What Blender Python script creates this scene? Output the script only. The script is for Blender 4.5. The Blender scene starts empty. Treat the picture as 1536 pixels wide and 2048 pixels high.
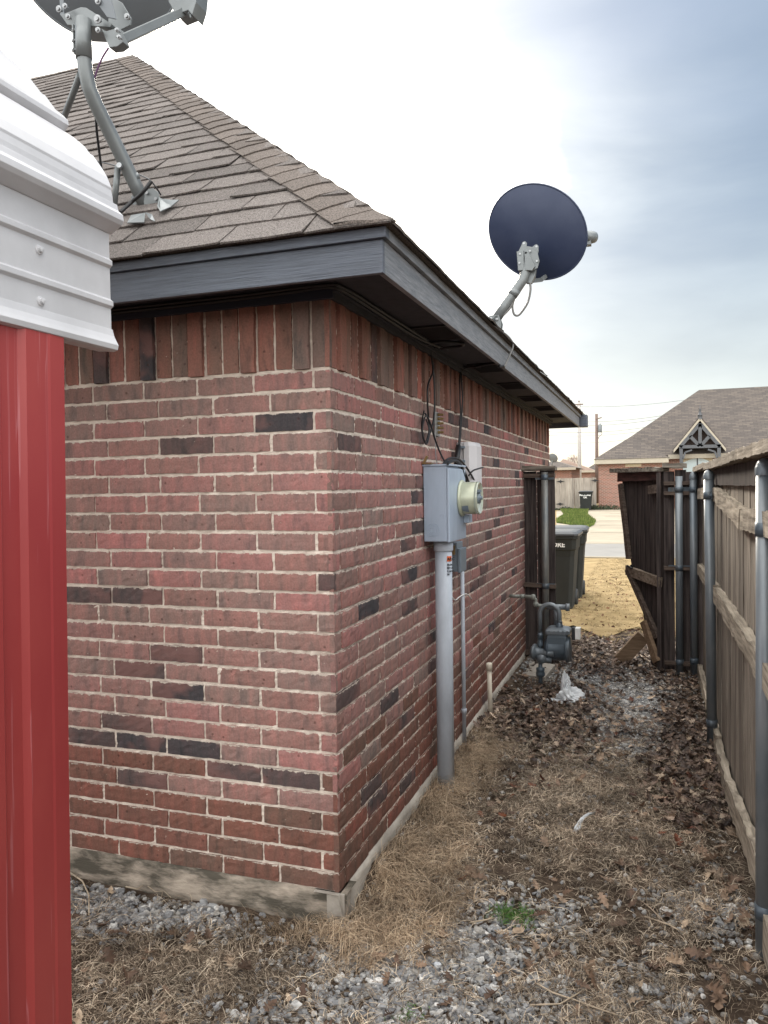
import bpy, math, random
import numpy as np
from mathutils import Matrix, Vector
R = math.radians
rnd = random.Random(7)
rng = np.random.default_rng(11)
C = bpy.context.scene.collection
scene = bpy.context.scene

# ------------------------------------------------------------------ camera
F = 1545.0
_n = lambda v: v / np.linalg.norm(v)
_Y = _n(np.array([538., 56., -F])); _X = np.array([4435., 25., F]); _X = _n(_X - _Y * (_X @ _Y)); _Z = np.cross(_X, _Y)
M = np.array([_X, _Y, _Z])
CAM = np.array([1.1285, -2.656, 1.652])
cam = bpy.data.cameras.new("camera"); cam_o = bpy.data.objects.new("camera", cam); C.objects.link(cam_o)
mw = Matrix([[M[i][j] for j in range(3)] + [CAM[i]] for i in range(3)] + [[0, 0, 0, 1]])
cam_o.matrix_world = mw
cam.sensor_fit = 'VERTICAL'; cam.sensor_height = 24.0; cam.lens = F / 2048 * 24.0
cam.clip_start = 0.02; cam.clip_end = 3000
scene.camera = cam_o
def ray(px, py): return M @ np.array([px - 768, 1024 - py, -F])
def ax(px, py, x): r = ray(px, py); return CAM + r * (x - CAM[0]) / r[0]
def at(px, py, y): r = ray(px, py); return CAM + r * (y - CAM[1]) / r[1]
def az(px, py, z): r = ray(px, py); return CAM + r * (z - CAM[2]) / r[2]

# ------------------------------------------------------------------ world, sun, exposure
SUN = _n(ray(600, 250))
elev = math.asin(SUN[2]); azim = math.atan2(SUN[0], SUN[1])
w = bpy.data.worlds.new("World"); scene.world = w; w.use_nodes = True
nt = w.node_tree; nt.nodes.clear()
def N(tree, t, **k):
    n = tree.nodes.new(t)
    for a, b in k.items():
        if a == 'ins':
            for i, v in b.items(): n.inputs[i].default_value = v
        else: setattr(n, a, b)
    return n
def ramp(tree, stops, interp='LINEAR'):
    n = tree.nodes.new('ShaderNodeValToRGB'); cr = n.color_ramp; cr.interpolation = interp
    while len(cr.elements) < len(stops): cr.elements.new(0.5)
    for e, (p, c) in zip(cr.elements, stops):
        e.position = p; e.color = (c, c, c, 1) if not hasattr(c, '__len__') else (*c, 1)
    return n
sky = N(nt, 'ShaderNodeTexSky', sky_type='NISHITA', sun_disc=False, sun_elevation=elev, sun_rotation=azim)
sky.air_density = 1.0; sky.dust_density = 1.5; sky.ozone_density = 2.0
tc = N(nt, 'ShaderNodeTexCoord')
L = nt.links.new
# thin high cloud: streaky noise in the direction of view, brightest where the sun shines through it
mp = N(nt, 'ShaderNodeMapping'); mp.inputs['Scale'].default_value = (1.5, 1.9, 5.0); mp.inputs['Rotation'].default_value = (0, 0.25, 0.4)
L(tc.outputs['Generated'], mp.inputs['Vector'])
n1 = N(nt, 'ShaderNodeTexNoise', ins={'Scale': 0.9, 'Detail': 2.5, 'Roughness': 0.4, 'Distortion': 0.2}); L(mp.outputs[0], n1.inputs['Vector'])
cr1 = ramp(nt, [(0.30, 0.78), (0.62, 1.0)], 'EASE'); L(n1.outputs['Fac'], cr1.inputs['Fac'])
dot = N(nt, 'ShaderNodeVectorMath', operation='DOT_PRODUCT'); dot.inputs[1].default_value = tuple(_n(ray(690, 370)))
nrm = N(nt, 'ShaderNodeVectorMath', operation='NORMALIZE'); L(tc.outputs['Generated'], nrm.inputs[0]); L(nrm.outputs[0], dot.inputs[0])
n2 = N(nt, 'ShaderNodeTexNoise', ins={'Scale': 1.5, 'Detail': 6.0, 'Roughness': 0.52, 'Distortion': 0.3}); L(mp.outputs[0], n2.inputs['Vector'])
dot2 = N(nt, 'ShaderNodeVectorMath', operation='DOT_PRODUCT'); dot2.inputs[1].default_value = tuple(_n(ray(300, 120))); L(nrm.outputs[0], dot2.inputs[0])
mxd = N(nt, 'ShaderNodeMath', operation='MAXIMUM'); L(dot.outputs['Value'], mxd.inputs[0]); L(dot2.outputs['Value'], mxd.inputs[1])
wob = N(nt, 'ShaderNodeMath', operation='MULTIPLY_ADD'); wob.inputs[1].default_value = 0.035; L(n2.outputs['Fac'], wob.inputs[0]); L(mxd.outputs[0], wob.inputs[2])
glow = ramp(nt, [(0.0, 0.0), (0.80, 0.0), (0.91, 0.007), (0.955, 0.022), (0.985, 0.060), (1.0, 0.34)], 'LINEAR'); L(wob.outputs[0], glow.inputs['Fac'])
cloudc = N(nt, 'ShaderNodeMix', data_type='RGBA'); cloudc.inputs['A'].default_value = (0.092, 0.119, 0.150, 1); cloudc.inputs['B'].default_value = (1.9, 1.8, 1.6, 1)
L(glow.outputs[0], cloudc.inputs['Factor'])
shade = N(nt, 'ShaderNodeMix', data_type='RGBA', blend_type='MULTIPLY'); shade.inputs['Factor'].default_value = 1.0
cr2 = ramp(nt, [(0.32, (0.76, 0.81, 0.88)), (0.5, (1.0, 1.0, 1.0)), (0.68, (1.28, 1.24, 1.18))]); L(n2.outputs['Fac'], cr2.inputs['Fac'])
L(cloudc.outputs['Result'], shade.inputs['A']); L(cr2.outputs[0], shade.inputs['B'])
bgs = N(nt, 'ShaderNodeBackground', ins={'Strength': 0.05}); L(sky.outputs[0], bgs.inputs['Color'])
bgc = N(nt, 'ShaderNodeBackground', ins={'Strength': 1.0}); # added fill: unseen sky overhead and behind brightened to light the shaded alley
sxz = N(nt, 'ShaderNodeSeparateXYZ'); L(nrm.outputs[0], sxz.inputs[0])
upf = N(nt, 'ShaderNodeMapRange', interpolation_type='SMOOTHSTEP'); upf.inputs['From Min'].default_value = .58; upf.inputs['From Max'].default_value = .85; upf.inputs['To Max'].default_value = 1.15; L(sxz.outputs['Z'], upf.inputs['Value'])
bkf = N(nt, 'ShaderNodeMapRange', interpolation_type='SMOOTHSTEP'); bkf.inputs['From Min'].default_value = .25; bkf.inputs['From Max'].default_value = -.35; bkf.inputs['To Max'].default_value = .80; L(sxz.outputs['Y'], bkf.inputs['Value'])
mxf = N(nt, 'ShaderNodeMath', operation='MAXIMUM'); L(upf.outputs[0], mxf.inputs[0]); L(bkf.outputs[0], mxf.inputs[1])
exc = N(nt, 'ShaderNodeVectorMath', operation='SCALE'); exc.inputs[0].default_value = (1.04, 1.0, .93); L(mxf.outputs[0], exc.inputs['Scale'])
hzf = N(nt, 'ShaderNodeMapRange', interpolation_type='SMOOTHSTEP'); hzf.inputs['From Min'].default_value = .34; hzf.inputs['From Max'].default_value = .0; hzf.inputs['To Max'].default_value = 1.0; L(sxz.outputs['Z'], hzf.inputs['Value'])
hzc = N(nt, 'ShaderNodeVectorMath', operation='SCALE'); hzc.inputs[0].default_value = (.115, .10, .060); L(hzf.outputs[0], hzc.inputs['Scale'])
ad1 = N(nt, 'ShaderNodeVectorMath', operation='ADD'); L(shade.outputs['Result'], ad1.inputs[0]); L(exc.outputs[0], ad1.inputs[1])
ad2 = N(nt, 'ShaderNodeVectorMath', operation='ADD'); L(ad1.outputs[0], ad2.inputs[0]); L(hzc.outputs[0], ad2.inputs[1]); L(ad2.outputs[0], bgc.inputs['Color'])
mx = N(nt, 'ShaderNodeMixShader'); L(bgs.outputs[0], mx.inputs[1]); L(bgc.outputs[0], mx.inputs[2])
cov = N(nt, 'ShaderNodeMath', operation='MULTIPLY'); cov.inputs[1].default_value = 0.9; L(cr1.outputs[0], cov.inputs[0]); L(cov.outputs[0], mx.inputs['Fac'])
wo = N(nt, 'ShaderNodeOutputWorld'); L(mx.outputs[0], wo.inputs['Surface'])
sl = bpy.data.lights.new("sun", 'SUN'); sl.energy = 0.9; sl.angle = R(10); sl.color = (1.0, 0.90, 0.76)
so = bpy.data.objects.new("sun", sl); C.objects.link(so)
so.rotation_euler = Vector(SUN).to_track_quat('Z', 'Y').to_euler(); so.location = (-4, 8, 12)
scene.view_settings.view_transform = 'Standard'; scene.view_settings.look = 'None'
scene.view_settings.exposure = 1.9; scene.view_settings.gamma = 1.0

# ------------------------------------------------------------------ helpers
WL = {}
def tag(o, label=None, cat=None, group=None, kind=None):
    if label: o['label'] = label
    if cat: o['category'] = cat
    if group: o['group'] = group
    if kind: o['kind'] = kind
    return o
def thing(name, label, cat, loc=(0, 0, 0), group=None):
    o = bpy.data.objects.new(name, None); C.objects.link(o); o.location = tuple(float(v) for v in loc); o.empty_display_size = 0.1
    WL[o.name] = np.array(loc, float)
    return tag(o, label, cat, group)
def frame(p0, p1, up=(0, 0, 1)):
    t = _n(np.array(p1, float) - np.array(p0, float)); u = np.array(up, float)
    if abs(t @ _n(u)) > 0.98: u = np.array([1., 0, 0])
    a = _n(np.cross(u, t)); b = np.cross(t, a)
    return t, a, b
class MB:
    def __init__(s): s.v = []; s.f = []; s.m = []; s.sm = []; s.uv = None
    def add(s, vs, fs, m=0, smooth=False):
        o = len(s.v); s.v += [tuple(float(c) for c in p) for p in vs]
        for f in fs: s.f.append(tuple(o + i for i in f)); s.m.append(m); s.sm.append(smooth)
        return s
    def box(s, c, size, rot=None, m=0):
        c = np.array(c, float); h = np.array(size, float) / 2
        P = np.array([(x, y, z) for x in (-1, 1) for y in (-1, 1) for z in (-1, 1)], float) * h
        if rot is not None: P = P @ np.array(rot).T
        P = P + c
        return s.add(P, [(0, 1, 3, 2), (4, 6, 7, 5), (0, 4, 5, 1), (2, 3, 7, 6), (0, 2, 6, 4), (1, 5, 7, 3)], m)
    def b2(s, lo, hi, m=0):
        lo = np.array(lo, float); hi = np.array(hi, float); return s.box((lo + hi) / 2, hi - lo, m=m)
    def beam(s, p0, p1, w, h, up=(0, 0, 1), m=0, n=1, wob=0.0):
        p0 = np.array(p0, float); p1 = np.array(p1, float); t, a, b = frame(p0, p1, up)
        V = []; 
        for i in range(n + 1):
            c = p0 + (p1 - p0) * i / n
            for (x, y) in ((-1, -1), (1, -1), (1, 1), (-1, 1)):
                j = np.array([rnd.uniform(-wob, wob) for _ in range(3)]) if wob else 0
                V.append(c + a * x * w / 2 + b * y * h / 2 + j)
        Fc = [(3, 2, 1, 0), (4 * n, 4 * n + 1, 4 * n + 2, 4 * n + 3)]
        for i in range(n):
            for k in range(4): Fc.append((4 * i + k, 4 * i + (k + 1) % 4, 4 * i + 4 + (k + 1) % 4, 4 * i + 4 + k))
        return s.add(V, Fc, m)
    def tube(s, pts, r, seg=10, m=0, cap=True, closed=False):
        pts = [np.array(p, float) for p in pts]; n = len(pts)
        rs = list(r) if hasattr(r, '__len__') else [r] * n
        V = []; a = None
        for i, p in enumerate(pts):
            if closed: t = pts[(i + 1) % n] - pts[i - 1]
            else: t = pts[min(i + 1, n - 1)] - pts[max(i - 1, 0)]
            if np.linalg.norm(t) < 1e-9: t = np.array([0, 0, 1.])
            t = _n(t)
            if a is None:
                u = np.array([0, 0, 1.]) if abs(t[2]) < .9 else np.array([1., 0, 0]); a = _n(np.cross(u, t))
            else: a = _n(a - t * (a @ t))
            b = np.cross(t, a)
            for k in range(seg):
                q = 2 * math.pi * k / seg; V.append(p + (a * math.cos(q) + b * math.sin(q)) * rs[i])
        Fc = []
        for i in range(n if closed else n - 1):
            j = (i + 1) % n
            for k in range(seg): Fc.append((i * seg + k, i * seg + (k + 1) % seg, j * seg + (k + 1) % seg, j * seg + k))
        s.add(V, Fc, m, True)
        if cap and not closed:
            o = len(s.v) - len(V)
            s.f.append(tuple(o + k for k in reversed(range(seg)))); s.m.append(m); s.sm.append(False)
            s.f.append(tuple(o + (n - 1) * seg + k for k in range(seg))); s.m.append(m); s.sm.append(False)
        return s
    def lathe(s, p0, axis, prof, seg=24, m=0, smooth=True):
        t = _n(np.array(axis, float)); u = np.array([0, 0, 1.]) if abs(t[2]) < .9 else np.array([1., 0, 0])
        a = _n(np.cross(u, t)); b = np.cross(t, a); p0 = np.array(p0, float); V = []
        for (r, h) in prof:
            for k in range(seg):
                q = 2 * math.pi * k / seg; V.append(p0 + t * h + (a * math.cos(q) + b * math.sin(q)) * max(r, 1e-4))
        Fc = []
        for i in range(len(prof) - 1):
            for k in range(seg): Fc.append((i * seg + k, i * seg + (k + 1) % seg, (i + 1) * seg + (k + 1) % seg, (i + 1) * seg + k))
        return s.add(V, Fc, m, smooth)
    def prism(s, poly, depth, m=0):           # poly: 3D points of one face, depth: 3D vector
        P = [np.array(p, float) for p in poly]; d = np.array(depth, float); n = len(P)
        return s.add(P + [p + d for p in P], [tuple(reversed(range(n))), tuple(range(n, 2 * n))] + [(i, (i + 1) % n, n + (i + 1) % n, n + i) for i in range(n)], m)
    def ball(s, c, r, seg=12, rings=8, m=0, sq=(1, 1, 1)):
        V = []; c = np.array(c, float)
        for i in range(rings + 1):
            ph = math.pi * i / rings
            for k in range(seg):
                q = 2 * math.pi * k / seg
                V.append(c + r * np.array([math.sin(ph) * math.cos(q) * sq[0], math.sin(ph) * math.sin(q) * sq[1], math.cos(ph) * sq[2]]))
        return s.add(V, [(i * seg + k, (i + 1) * seg + k, (i + 1) * seg + (k + 1) % seg, i * seg + (k + 1) % seg) for i in range(rings) for k in range(seg)], m, True)
    def build(s, name, mats, parent=None, bevel=0, label=None, recalc=True):
        me = bpy.data.meshes.new(name); off = WL[parent.name] if parent is not None else np.zeros(3)
        me.from_pydata([(v[0] - off[0], v[1] - off[1], v[2] - off[2]) for v in s.v], [], s.f)
        for mt in (mats if isinstance(mats, (list, tuple)) else [mats]): me.materials.append(mt)
        me.polygons.foreach_set('material_index', s.m); me.polygons.foreach_set('use_smooth', s.sm)
        if s.uv is not None:
            l = me.uv_layers.new(name='UVMap'); l.data.foreach_set('uv', np.array(s.uv, np.float32).ravel())
        if recalc:
            import bmesh
            bm = bmesh.new(); bm.from_mesh(me); bmesh.ops.recalc_face_normals(bm, faces=bm.faces); bm.to_mesh(me); bm.free()
        me.update()
        o = bpy.data.objects.new(name, me); C.objects.link(o); WL[o.name] = off.copy()
        if parent is not None: o.parent = parent
        if bevel:
            b = o.modifiers.new('bevel', 'BEVEL'); b.width = bevel; b.segments = 2; b.limit_method = 'ANGLE'; b.angle_limit = R(40)
        if label: o['label'] = label
        return o
def fastmesh(name, V, Q, mats, mi=None, uv=None, smooth=False):
    me = bpy.data.meshes.new(name); V = np.asarray(V, np.float32); Q = np.asarray(Q, np.int32); k = Q.shape[1]
    me.vertices.add(len(V)); me.vertices.foreach_set('co', V.ravel())
    me.loops.add(Q.size); me.loops.foreach_set('vertex_index', Q.ravel())
    me.polygons.add(len(Q)); me.polygons.foreach_set('loop_start', np.arange(0, Q.size, k, dtype=np.int32))
    try: me.polygons.foreach_set('loop_total', np.full(len(Q), k, np.int32))
    except Exception: pass
    for mt in (mats if isinstance(mats, (list, tuple)) else [mats]): me.materials.append(mt)
    if mi is not None: me.polygons.foreach_set('material_index', np.asarray(mi, np.int32))
    if uv is not None:
        l = me.uv_layers.new(name='UVMap'); l.data.foreach_set('uv', np.asarray(uv, np.float32).ravel())
    me.polygons.foreach_set('use_smooth', np.full(len(Q), smooth))
    me.update(calc_edges=True); me.validate()
    o = bpy.data.objects.new(name, me); C.objects.link(o); WL[o.name] = np.zeros(3)
    return o
def dup(root, loc, label=None):
    r = root.copy(); C.objects.link(r); r.location = loc
    if label: r['label'] = label
    WL[r.name] = np.array(loc, float)
    for ch in root.children:
        c = ch.copy(); C.objects.link(c); c.parent = r
        for g in ch.children:
            d = g.copy(); C.objects.link(d); d.parent = c
    return r

# ------------------------------------------------------------------ materials
def mat(name, col, rough=0.6, metal=0.0, var=0.15, scale=8.0, stretch=(1, 1, 1), bump=0.0, bscale=60.0, isl=0.0, col2=None, spec=0.5, detail=6.0, lo=0.35, hi=0.65):
    m = bpy.data.materials.new(name); m.use_nodes = True; t = m.node_tree; b = t.nodes['Principled BSDF']; K = t.links.new
    b.inputs['Roughness'].default_value = rough; b.inputs['Metallic'].default_value = metal
    b.inputs['Specular IOR Level'].default_value = spec
    tc = N(t, 'ShaderNodeTexCoord'); mp = N(t, 'ShaderNodeMapping'); mp.inputs['Scale'].default_value = stretch
    K(tc.outputs['Object'], mp.inputs['Vector'])
    vec = mp.outputs[0]
    if isl:
        g = N(t, 'ShaderNodeNewGeometry'); ad = N(t, 'ShaderNodeVectorMath', operation='ADD')
        sc = N(t, 'ShaderNodeMath', operation='MULTIPLY'); sc.inputs[1].default_value = 37.0; K(g.outputs['Random Per Island'], sc.inputs[0])
        K(vec, ad.inputs[0]); K(sc.outputs[0], ad.inputs[1]); vec = ad.outputs[0]
    nz = N(t, 'ShaderNodeTexNoise', ins={'Scale': scale, 'Detail': detail, 'Roughness': 0.62}); K(vec, nz.inputs['Vector'])
    c2 = col2 if col2 else tuple(min(1, c * (1 + var)) for c in col); c1 = col if col2 else tuple(c * (1 - var) for c in col)
    cr = ramp(t, [(lo, c1), (hi, c2)]); K(nz.outputs['Fac'], cr.inputs['Fac']); out = cr.outputs[0]
    if isl:
        hs = N(t, 'ShaderNodeHueSaturation'); mr = N(t, 'ShaderNodeMapRange'); mr.inputs['To Min'].default_value = 1 - isl; mr.inputs['To Max'].default_value = 1 + isl
        K(g.outputs['Random Per Island'], mr.inputs['Value']); K(mr.outputs[0], hs.inputs['Value']); K(out, hs.inputs['Color']); out = hs.outputs[0]
    K(out, b.inputs['Base Color'])
    if bump:
        n3 = N(t, 'ShaderNodeTexNoise', ins={'Scale': bscale, 'Detail': 4.0, 'Roughness': 0.6}); K(vec, n3.inputs['Vector'])
        bp = N(t, 'ShaderNodeBump', ins={'Strength': min(1, bump), 'Distance': 0.004}); K(n3.outputs['Fac'], bp.inputs['Height']); K(bp.outputs[0], b.inputs['Normal'])
    return m
def wood(name, c1, c2, ax='Z', fine=1.0, isl=0.25, bump=0.7):
    st = {'Z': (14, 14, 0.7), 'Y': (14, 0.7, 14), 'X': (0.7, 14, 14)}[ax]
    m = mat(name, c1, rough=0.9, col2=c2, scale=3.2 * fine, stretch=st, bump=bump, bscale=6.0 * fine, isl=isl, detail=8.0, spec=0.2, lo=.33, hi=.7)
    return m
def brick_mat(name, stops, nscale=1.0, part=False):
    m = bpy.data.materials.new(name); m.use_nodes = True; t = m.node_tree; b = t.nodes['Principled BSDF']; K = t.links.new
    b.inputs['Roughness'].default_value = 0.88; b.inputs['Specular IOR Level'].default_value = 0.25
    tc = N(t, 'ShaderNodeTexCoord'); g = N(t, 'ShaderNodeNewGeometry'); ad = N(t, 'ShaderNodeVectorMath', operation='ADD')
    sc = N(t, 'ShaderNodeMath', operation='MULTIPLY'); sc.inputs[1].default_value = 53.0
    K(g.outputs['Random Per Island'], sc.inputs[0]); K(tc.outputs['Object'], ad.inputs[0]); K(sc.outputs[0], ad.inputs[1])
    cr = ramp(t, stops); K(g.outputs['Random Per Island'], cr.inputs['Fac'])
    mp = N(t, 'ShaderNodeMapping'); mp.inputs['Scale'].default_value = (26, 26, 6); K(ad.outputs[0], mp.inputs['Vector'])
    nz = N(t, 'ShaderNodeTexNoise', ins={'Scale': nscale, 'Detail': 5.0, 'Roughness': 0.6, 'Distortion': 0.4}); K(mp.outputs[0], nz.inputs['Vector'])
    bl = ramp(t, [(0.30, (0.62, 0.72, 0.76)), (0.47, (0.98, 1, 1)), (0.56, (1.05, 1.0, 1.0)), (0.70, (1.36, 1.16, 1.16))]); K(nz.outputs['Fac'], bl.inputs['Fac'])
    mu = N(t, 'ShaderNodeMix', data_type='RGBA', blend_type='MULTIPLY'); mu.inputs['Factor'].default_value = 1; K(cr.outputs[0], mu.inputs['A']); K(bl.outputs[0], mu.inputs['B'])
    fz = N(t, 'ShaderNodeTexNoise', ins={'Scale': 140.0, 'Detail': 3.0}); K(ad.outputs[0], fz.inputs['Vector'])
    fr = ramp(t, [(0.35, 0.88), (0.65, 1.10)]); K(fz.outputs['Fac'], fr.inputs['Fac'])
    mu2 = N(t, 'ShaderNodeMix', data_type='RGBA', blend_type='MULTIPLY'); mu2.inputs['Factor'].default_value = 1; K(mu.outputs['Result'], mu2.inputs['A']); K(fr.outputs[0], mu2.inputs['B'])
    # dark and pale pits, chips
    vo = N(t, 'ShaderNodeTexVoronoi', ins={'Scale': 22.0}); K(ad.outputs[0], vo.inputs['Vector'])
    pit = ramp(t, [(0.06, 1.0), (0.15, 0.0)]); K(vo.outputs['Distance'], pit.inputs['Fac'])
    pm = N(t, 'ShaderNodeMix', data_type='RGBA', blend_type='MIX'); pm.inputs['B'].default_value = (0.07, 0.035, 0.03, 1); K(mu2.outputs['Result'], pm.inputs['A'])
    pf = N(t, 'ShaderNodeMath', operation='MULTIPLY'); pf.inputs[1].default_value = 0.6; K(pit.outputs[0], pf.inputs[0]); K(pf.outputs[0], pm.inputs['Factor'])
    if part:        # fire-flashed bricks: black over most of the face, brick red at one end
        lz = N(t, 'ShaderNodeTexNoise', ins={'Scale': 6.5, 'Detail': 3.0}); K(ad.outputs[0], lz.inputs['Vector']); lr = ramp(t, [(0.50, 0.0), (0.62, 0.8)]); K(lz.outputs['Fac'], lr.inputs['Fac'])
        pq = N(t, 'ShaderNodeMix', data_type='RGBA'); pq.inputs['B'].default_value = (.19, .10, .09, 1); K(pm.outputs['Result'], pq.inputs['A']); K(lr.outputs[0], pq.inputs['Factor']); pm = pq
    # mortar smeared down over the top edge of each brick (uv.y = metres below the top edge)
    uv = N(t, 'ShaderNodeUVMap'); sx = N(t, 'ShaderNodeSeparateXYZ'); K(uv.outputs[0], sx.inputs[0])
    sn = N(t, 'ShaderNodeTexNoise', ins={'Scale': 34.0, 'Detail': 5.0, 'Roughness': 0.7}); K(ad.outputs[0], sn.inputs['Vector'])
    ma = N(t, 'ShaderNodeMath', operation='MULTIPLY_ADD'); ma.inputs[1].default_value = -0.037; K(sn.outputs['Fac'], ma.inputs[0]); K(sx.outputs['Y'], ma.inputs[2])
    sm = ramp(t, [(0.0, 1.0), (0.5, 1.0), (0.56, 0.0)]); mr = N(t, 'ShaderNodeMapRange'); mr.inputs['From Min'].default_value = -0.035; mr.inputs['From Max'].default_value = -0.001 ; K(ma.outputs[0], mr.inputs['Value']); K(mr.outputs[0], sm.inputs['Fac'])
    fm = N(t, 'ShaderNodeMix', data_type='RGBA'); fm.inputs['B'].default_value = (0.50, 0.43, 0.37, 1); K(pm.outputs['Result'], fm.inputs['A'])
    # sparse pale flecks
    fl = N(t, 'ShaderNodeTexNoise', ins={'Scale': 75.0, 'Detail': 2.0}); K(ad.outputs[0], fl.inputs['Vector']); flr = ramp(t, [(0.75, 0.0), (0.79, 0.7)]); K(fl.outputs['Fac'], flr.inputs['Fac'])
    mxm = N(t, 'ShaderNodeMath', operation='MAXIMUM'); K(sm.outputs[0], mxm.inputs[0]); K(flr.outputs[0], mxm.inputs[1]); K(mxm.outputs[0], fm.inputs['Factor'])
    K(fm.outputs['Result'], b.inputs['Base Color'])
    hb = N(t, 'ShaderNodeMath', operation='SUBTRACT'); K(nz.outputs['Fac'], hb.inputs[0]); K(pit.outputs[0], hb.inputs[1])
    bp = N(t, 'ShaderNodeBump', ins={'Strength': 0.55, 'Distance': 0.0035}); K(hb.outputs[0], bp.inputs['Height'])
    bp2 = N(t, 'ShaderNodeBump', ins={'Strength': 0.5, 'Distance': 0.0015}); K(fz.outputs['Fac'], bp2.inputs['Height']); K(bp.outputs[0], bp2.inputs['Normal']); K(bp2.outputs[0], b.inputs['Normal'])
    return m
m_brick = brick_mat('brick_red', [(0.0, (0.215, 0.130, 0.112)), (0.2, (0.295, 0.155, 0.135)), (0.45, (0.245, 0.160, 0.139)), (0.65, (0.315, 0.150, 0.137)), (0.85, (0.225, 0.162, 0.141)), (1.0, (0.37, 0.160, 0.150))])
m_brown = brick_mat('brick_brown', [(0.0, (0.165, 0.080, 0.060)), (0.3, (0.20, 0.088, 0.066)), (0.6, (0.15, 0.090, 0.070)), (1.0, (0.215, 0.085, 0.066))])
m_dark = brick_mat('brick_dark', [(0.0, (0.055, 0.05, 0.055)), (0.4, (0.08, 0.062, 0.062)), (1.0, (0.12, 0.08, 0.075))], part=True)
m_sold = brick_mat('brick_soldier', [(0.0, (0.21, 0.110, 0.086)), (0.3, (0.27, 0.125, 0.098)), (0.6, (0.22, 0.14, 0.112)), (0.85, (0.17, 0.12, 0.105)), (1.0, (0.31, 0.125, 0.098))])
m_mortar = mat('mortar', (0.56, 0.475, 0.41), 0.95, col2=(0.74, 0.65, 0.57), scale=18, bump=1.0, bscale=90, spec=.2)
m_conc = mat('concrete', (0.27, 0.245, 0.215), 0.95, col2=(0.46, 0.42, 0.37), scale=5, bump=.8, bscale=40, spec=.2)
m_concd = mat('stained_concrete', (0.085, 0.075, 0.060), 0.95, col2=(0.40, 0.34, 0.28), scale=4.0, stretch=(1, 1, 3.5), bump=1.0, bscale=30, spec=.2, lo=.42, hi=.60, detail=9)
m_fascia = mat('slate_paint', (0.085, 0.098, 0.125), 0.50, var=.22, scale=4, stretch=(1.2, 1.2, 30), bump=.9, bscale=7)
m_fascia_s = mat('slate_paint_side', (0.12, 0.128, 0.145), 0.5, col2=(0.22, 0.225, 0.24), scale=7, stretch=(1.2, 1.2, 14), bump=.7, bscale=9)  # paler slate tone for the boards along the side eave
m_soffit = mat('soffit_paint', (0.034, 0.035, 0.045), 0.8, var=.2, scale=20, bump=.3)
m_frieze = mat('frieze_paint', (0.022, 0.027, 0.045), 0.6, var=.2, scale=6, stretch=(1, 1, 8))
m_vent = mat('vent_black', (0.012, 0.012, 0.014), 0.7)
def shingle(name, c1, c2):
    m = mat(name, c1, 0.95, col2=c2, scale=190, bump=1.0, bscale=260, isl=0.16, spec=.25, detail=3, lo=.38, hi=.62); return m
m_sh = shingle('shingle', (0.072, 0.063, 0.059), (0.215, 0.190, 0.177))
m_cap = shingle('hip_cap_shingle', (0.072, 0.060, 0.053), (0.195, 0.164, 0.146))
m_moss = mat('shingle_edge', (0.10, 0.09, 0.05), .95, var=.3, scale=30)
m_gpipe = mat('blue_grey_paint', (0.125, 0.150, 0.175), 0.40, 0.25, col2=(.19, .21, .225), scale=7, stretch=(1, 1, .5), bump=.15, bscale=40)
m_gpipe2 = mat('rust_spotted_paint', (0.075, 0.10, 0.125), 0.4, 0.2, col2=(0.13, 0.115, 0.10), scale=9, stretch=(1, 1, .4), bump=.2, lo=.5, hi=.75)
m_box = mat('grey_enamel', (0.36, 0.43, 0.53), 0.42, 0.1, var=.12, scale=9, stretch=(1, 1, .25), detail=9, bump=.05)
m_boxd = mat('grey_enamel_dark', (0.17, 0.21, 0.25), 0.5, 0.1, var=.1, scale=6)
m_cond = mat('conduit_grey', (0.42, 0.46, 0.52), 0.5, 0.0, var=.15, scale=9, detail=9, stretch=(1, 1, .3))
m_pvc = mat('pvc_cream', (0.66, 0.60, 0.50), 0.5, var=.08, scale=9)
m_nid = mat('beige_plastic', (0.55, 0.53, 0.54), 0.5, var=.03, scale=4)
m_black = mat('black_cable', (0.012, 0.012, 0.014), 0.45, var=.1)
m_greyc = mat('grey_cable', (0.16, 0.155, 0.15), 0.5, var=.1)
m_galv = mat('galvanised', (0.32, 0.33, 0.34), 0.4, 0.7, var=.2, scale=30)
m_brass = mat('brass', (0.35, 0.25, 0.12), 0.4, 0.9, var=.2)
m_meter = mat('meter_ring', (0.48, 0.50, 0.38), 0.35, 0.2, var=.1, scale=12)
m_dish = mat('dish_grey', (0.14, 0.155, 0.17), 0.45, 0.1, var=.06, scale=4)
m_navy = mat('dish_navy', (0.015, 0.026, 0.066), 0.55, 0.0, col2=(0.030, 0.042, 0.085), scale=6, detail=9, lo=.42, hi=.75)
m_mast = mat('mast_grey', (0.175, 0.19, 0.195), 0.38, 0.25, var=.1, scale=9)
m_rubber = mat('black_plastic', (0.022, 0.024, 0.026), 0.6, var=.15, scale=9, bump=.2)
m_bin = mat('bin_plastic', (0.012, 0.014, 0.013), 0.75, var=.2, scale=5, bump=.2)
m_lid = mat('bin_lid', (0.03, 0.033, 0.038), 0.35, var=.2, scale=5)
m_white = mat('white_print', (0.75, 0.75, 0.73), 0.6, var=.03)
m_orange = mat('warning_orange', (0.75, 0.16, 0.05), 0.6, var=.03)
m_redp = mat('red_steel', (0.30, 0.034, 0.036), 0.5, 0.0, col2=(0.36, 0.056, 0.050), scale=2.0, stretch=(1, 1, .4), bump=.1, bscale=8)
m_whitep = mat('white_steel', (0.50, 0.50, 0.52), 0.34, var=.09, scale=7, stretch=(1, .6, .6), detail=9, bump=.05, bscale=6)
m_wood = wood('weathered_board', (0.085, 0.070, 0.056), (0.37, 0.325, 0.275), 'Z', 1.2)
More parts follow.
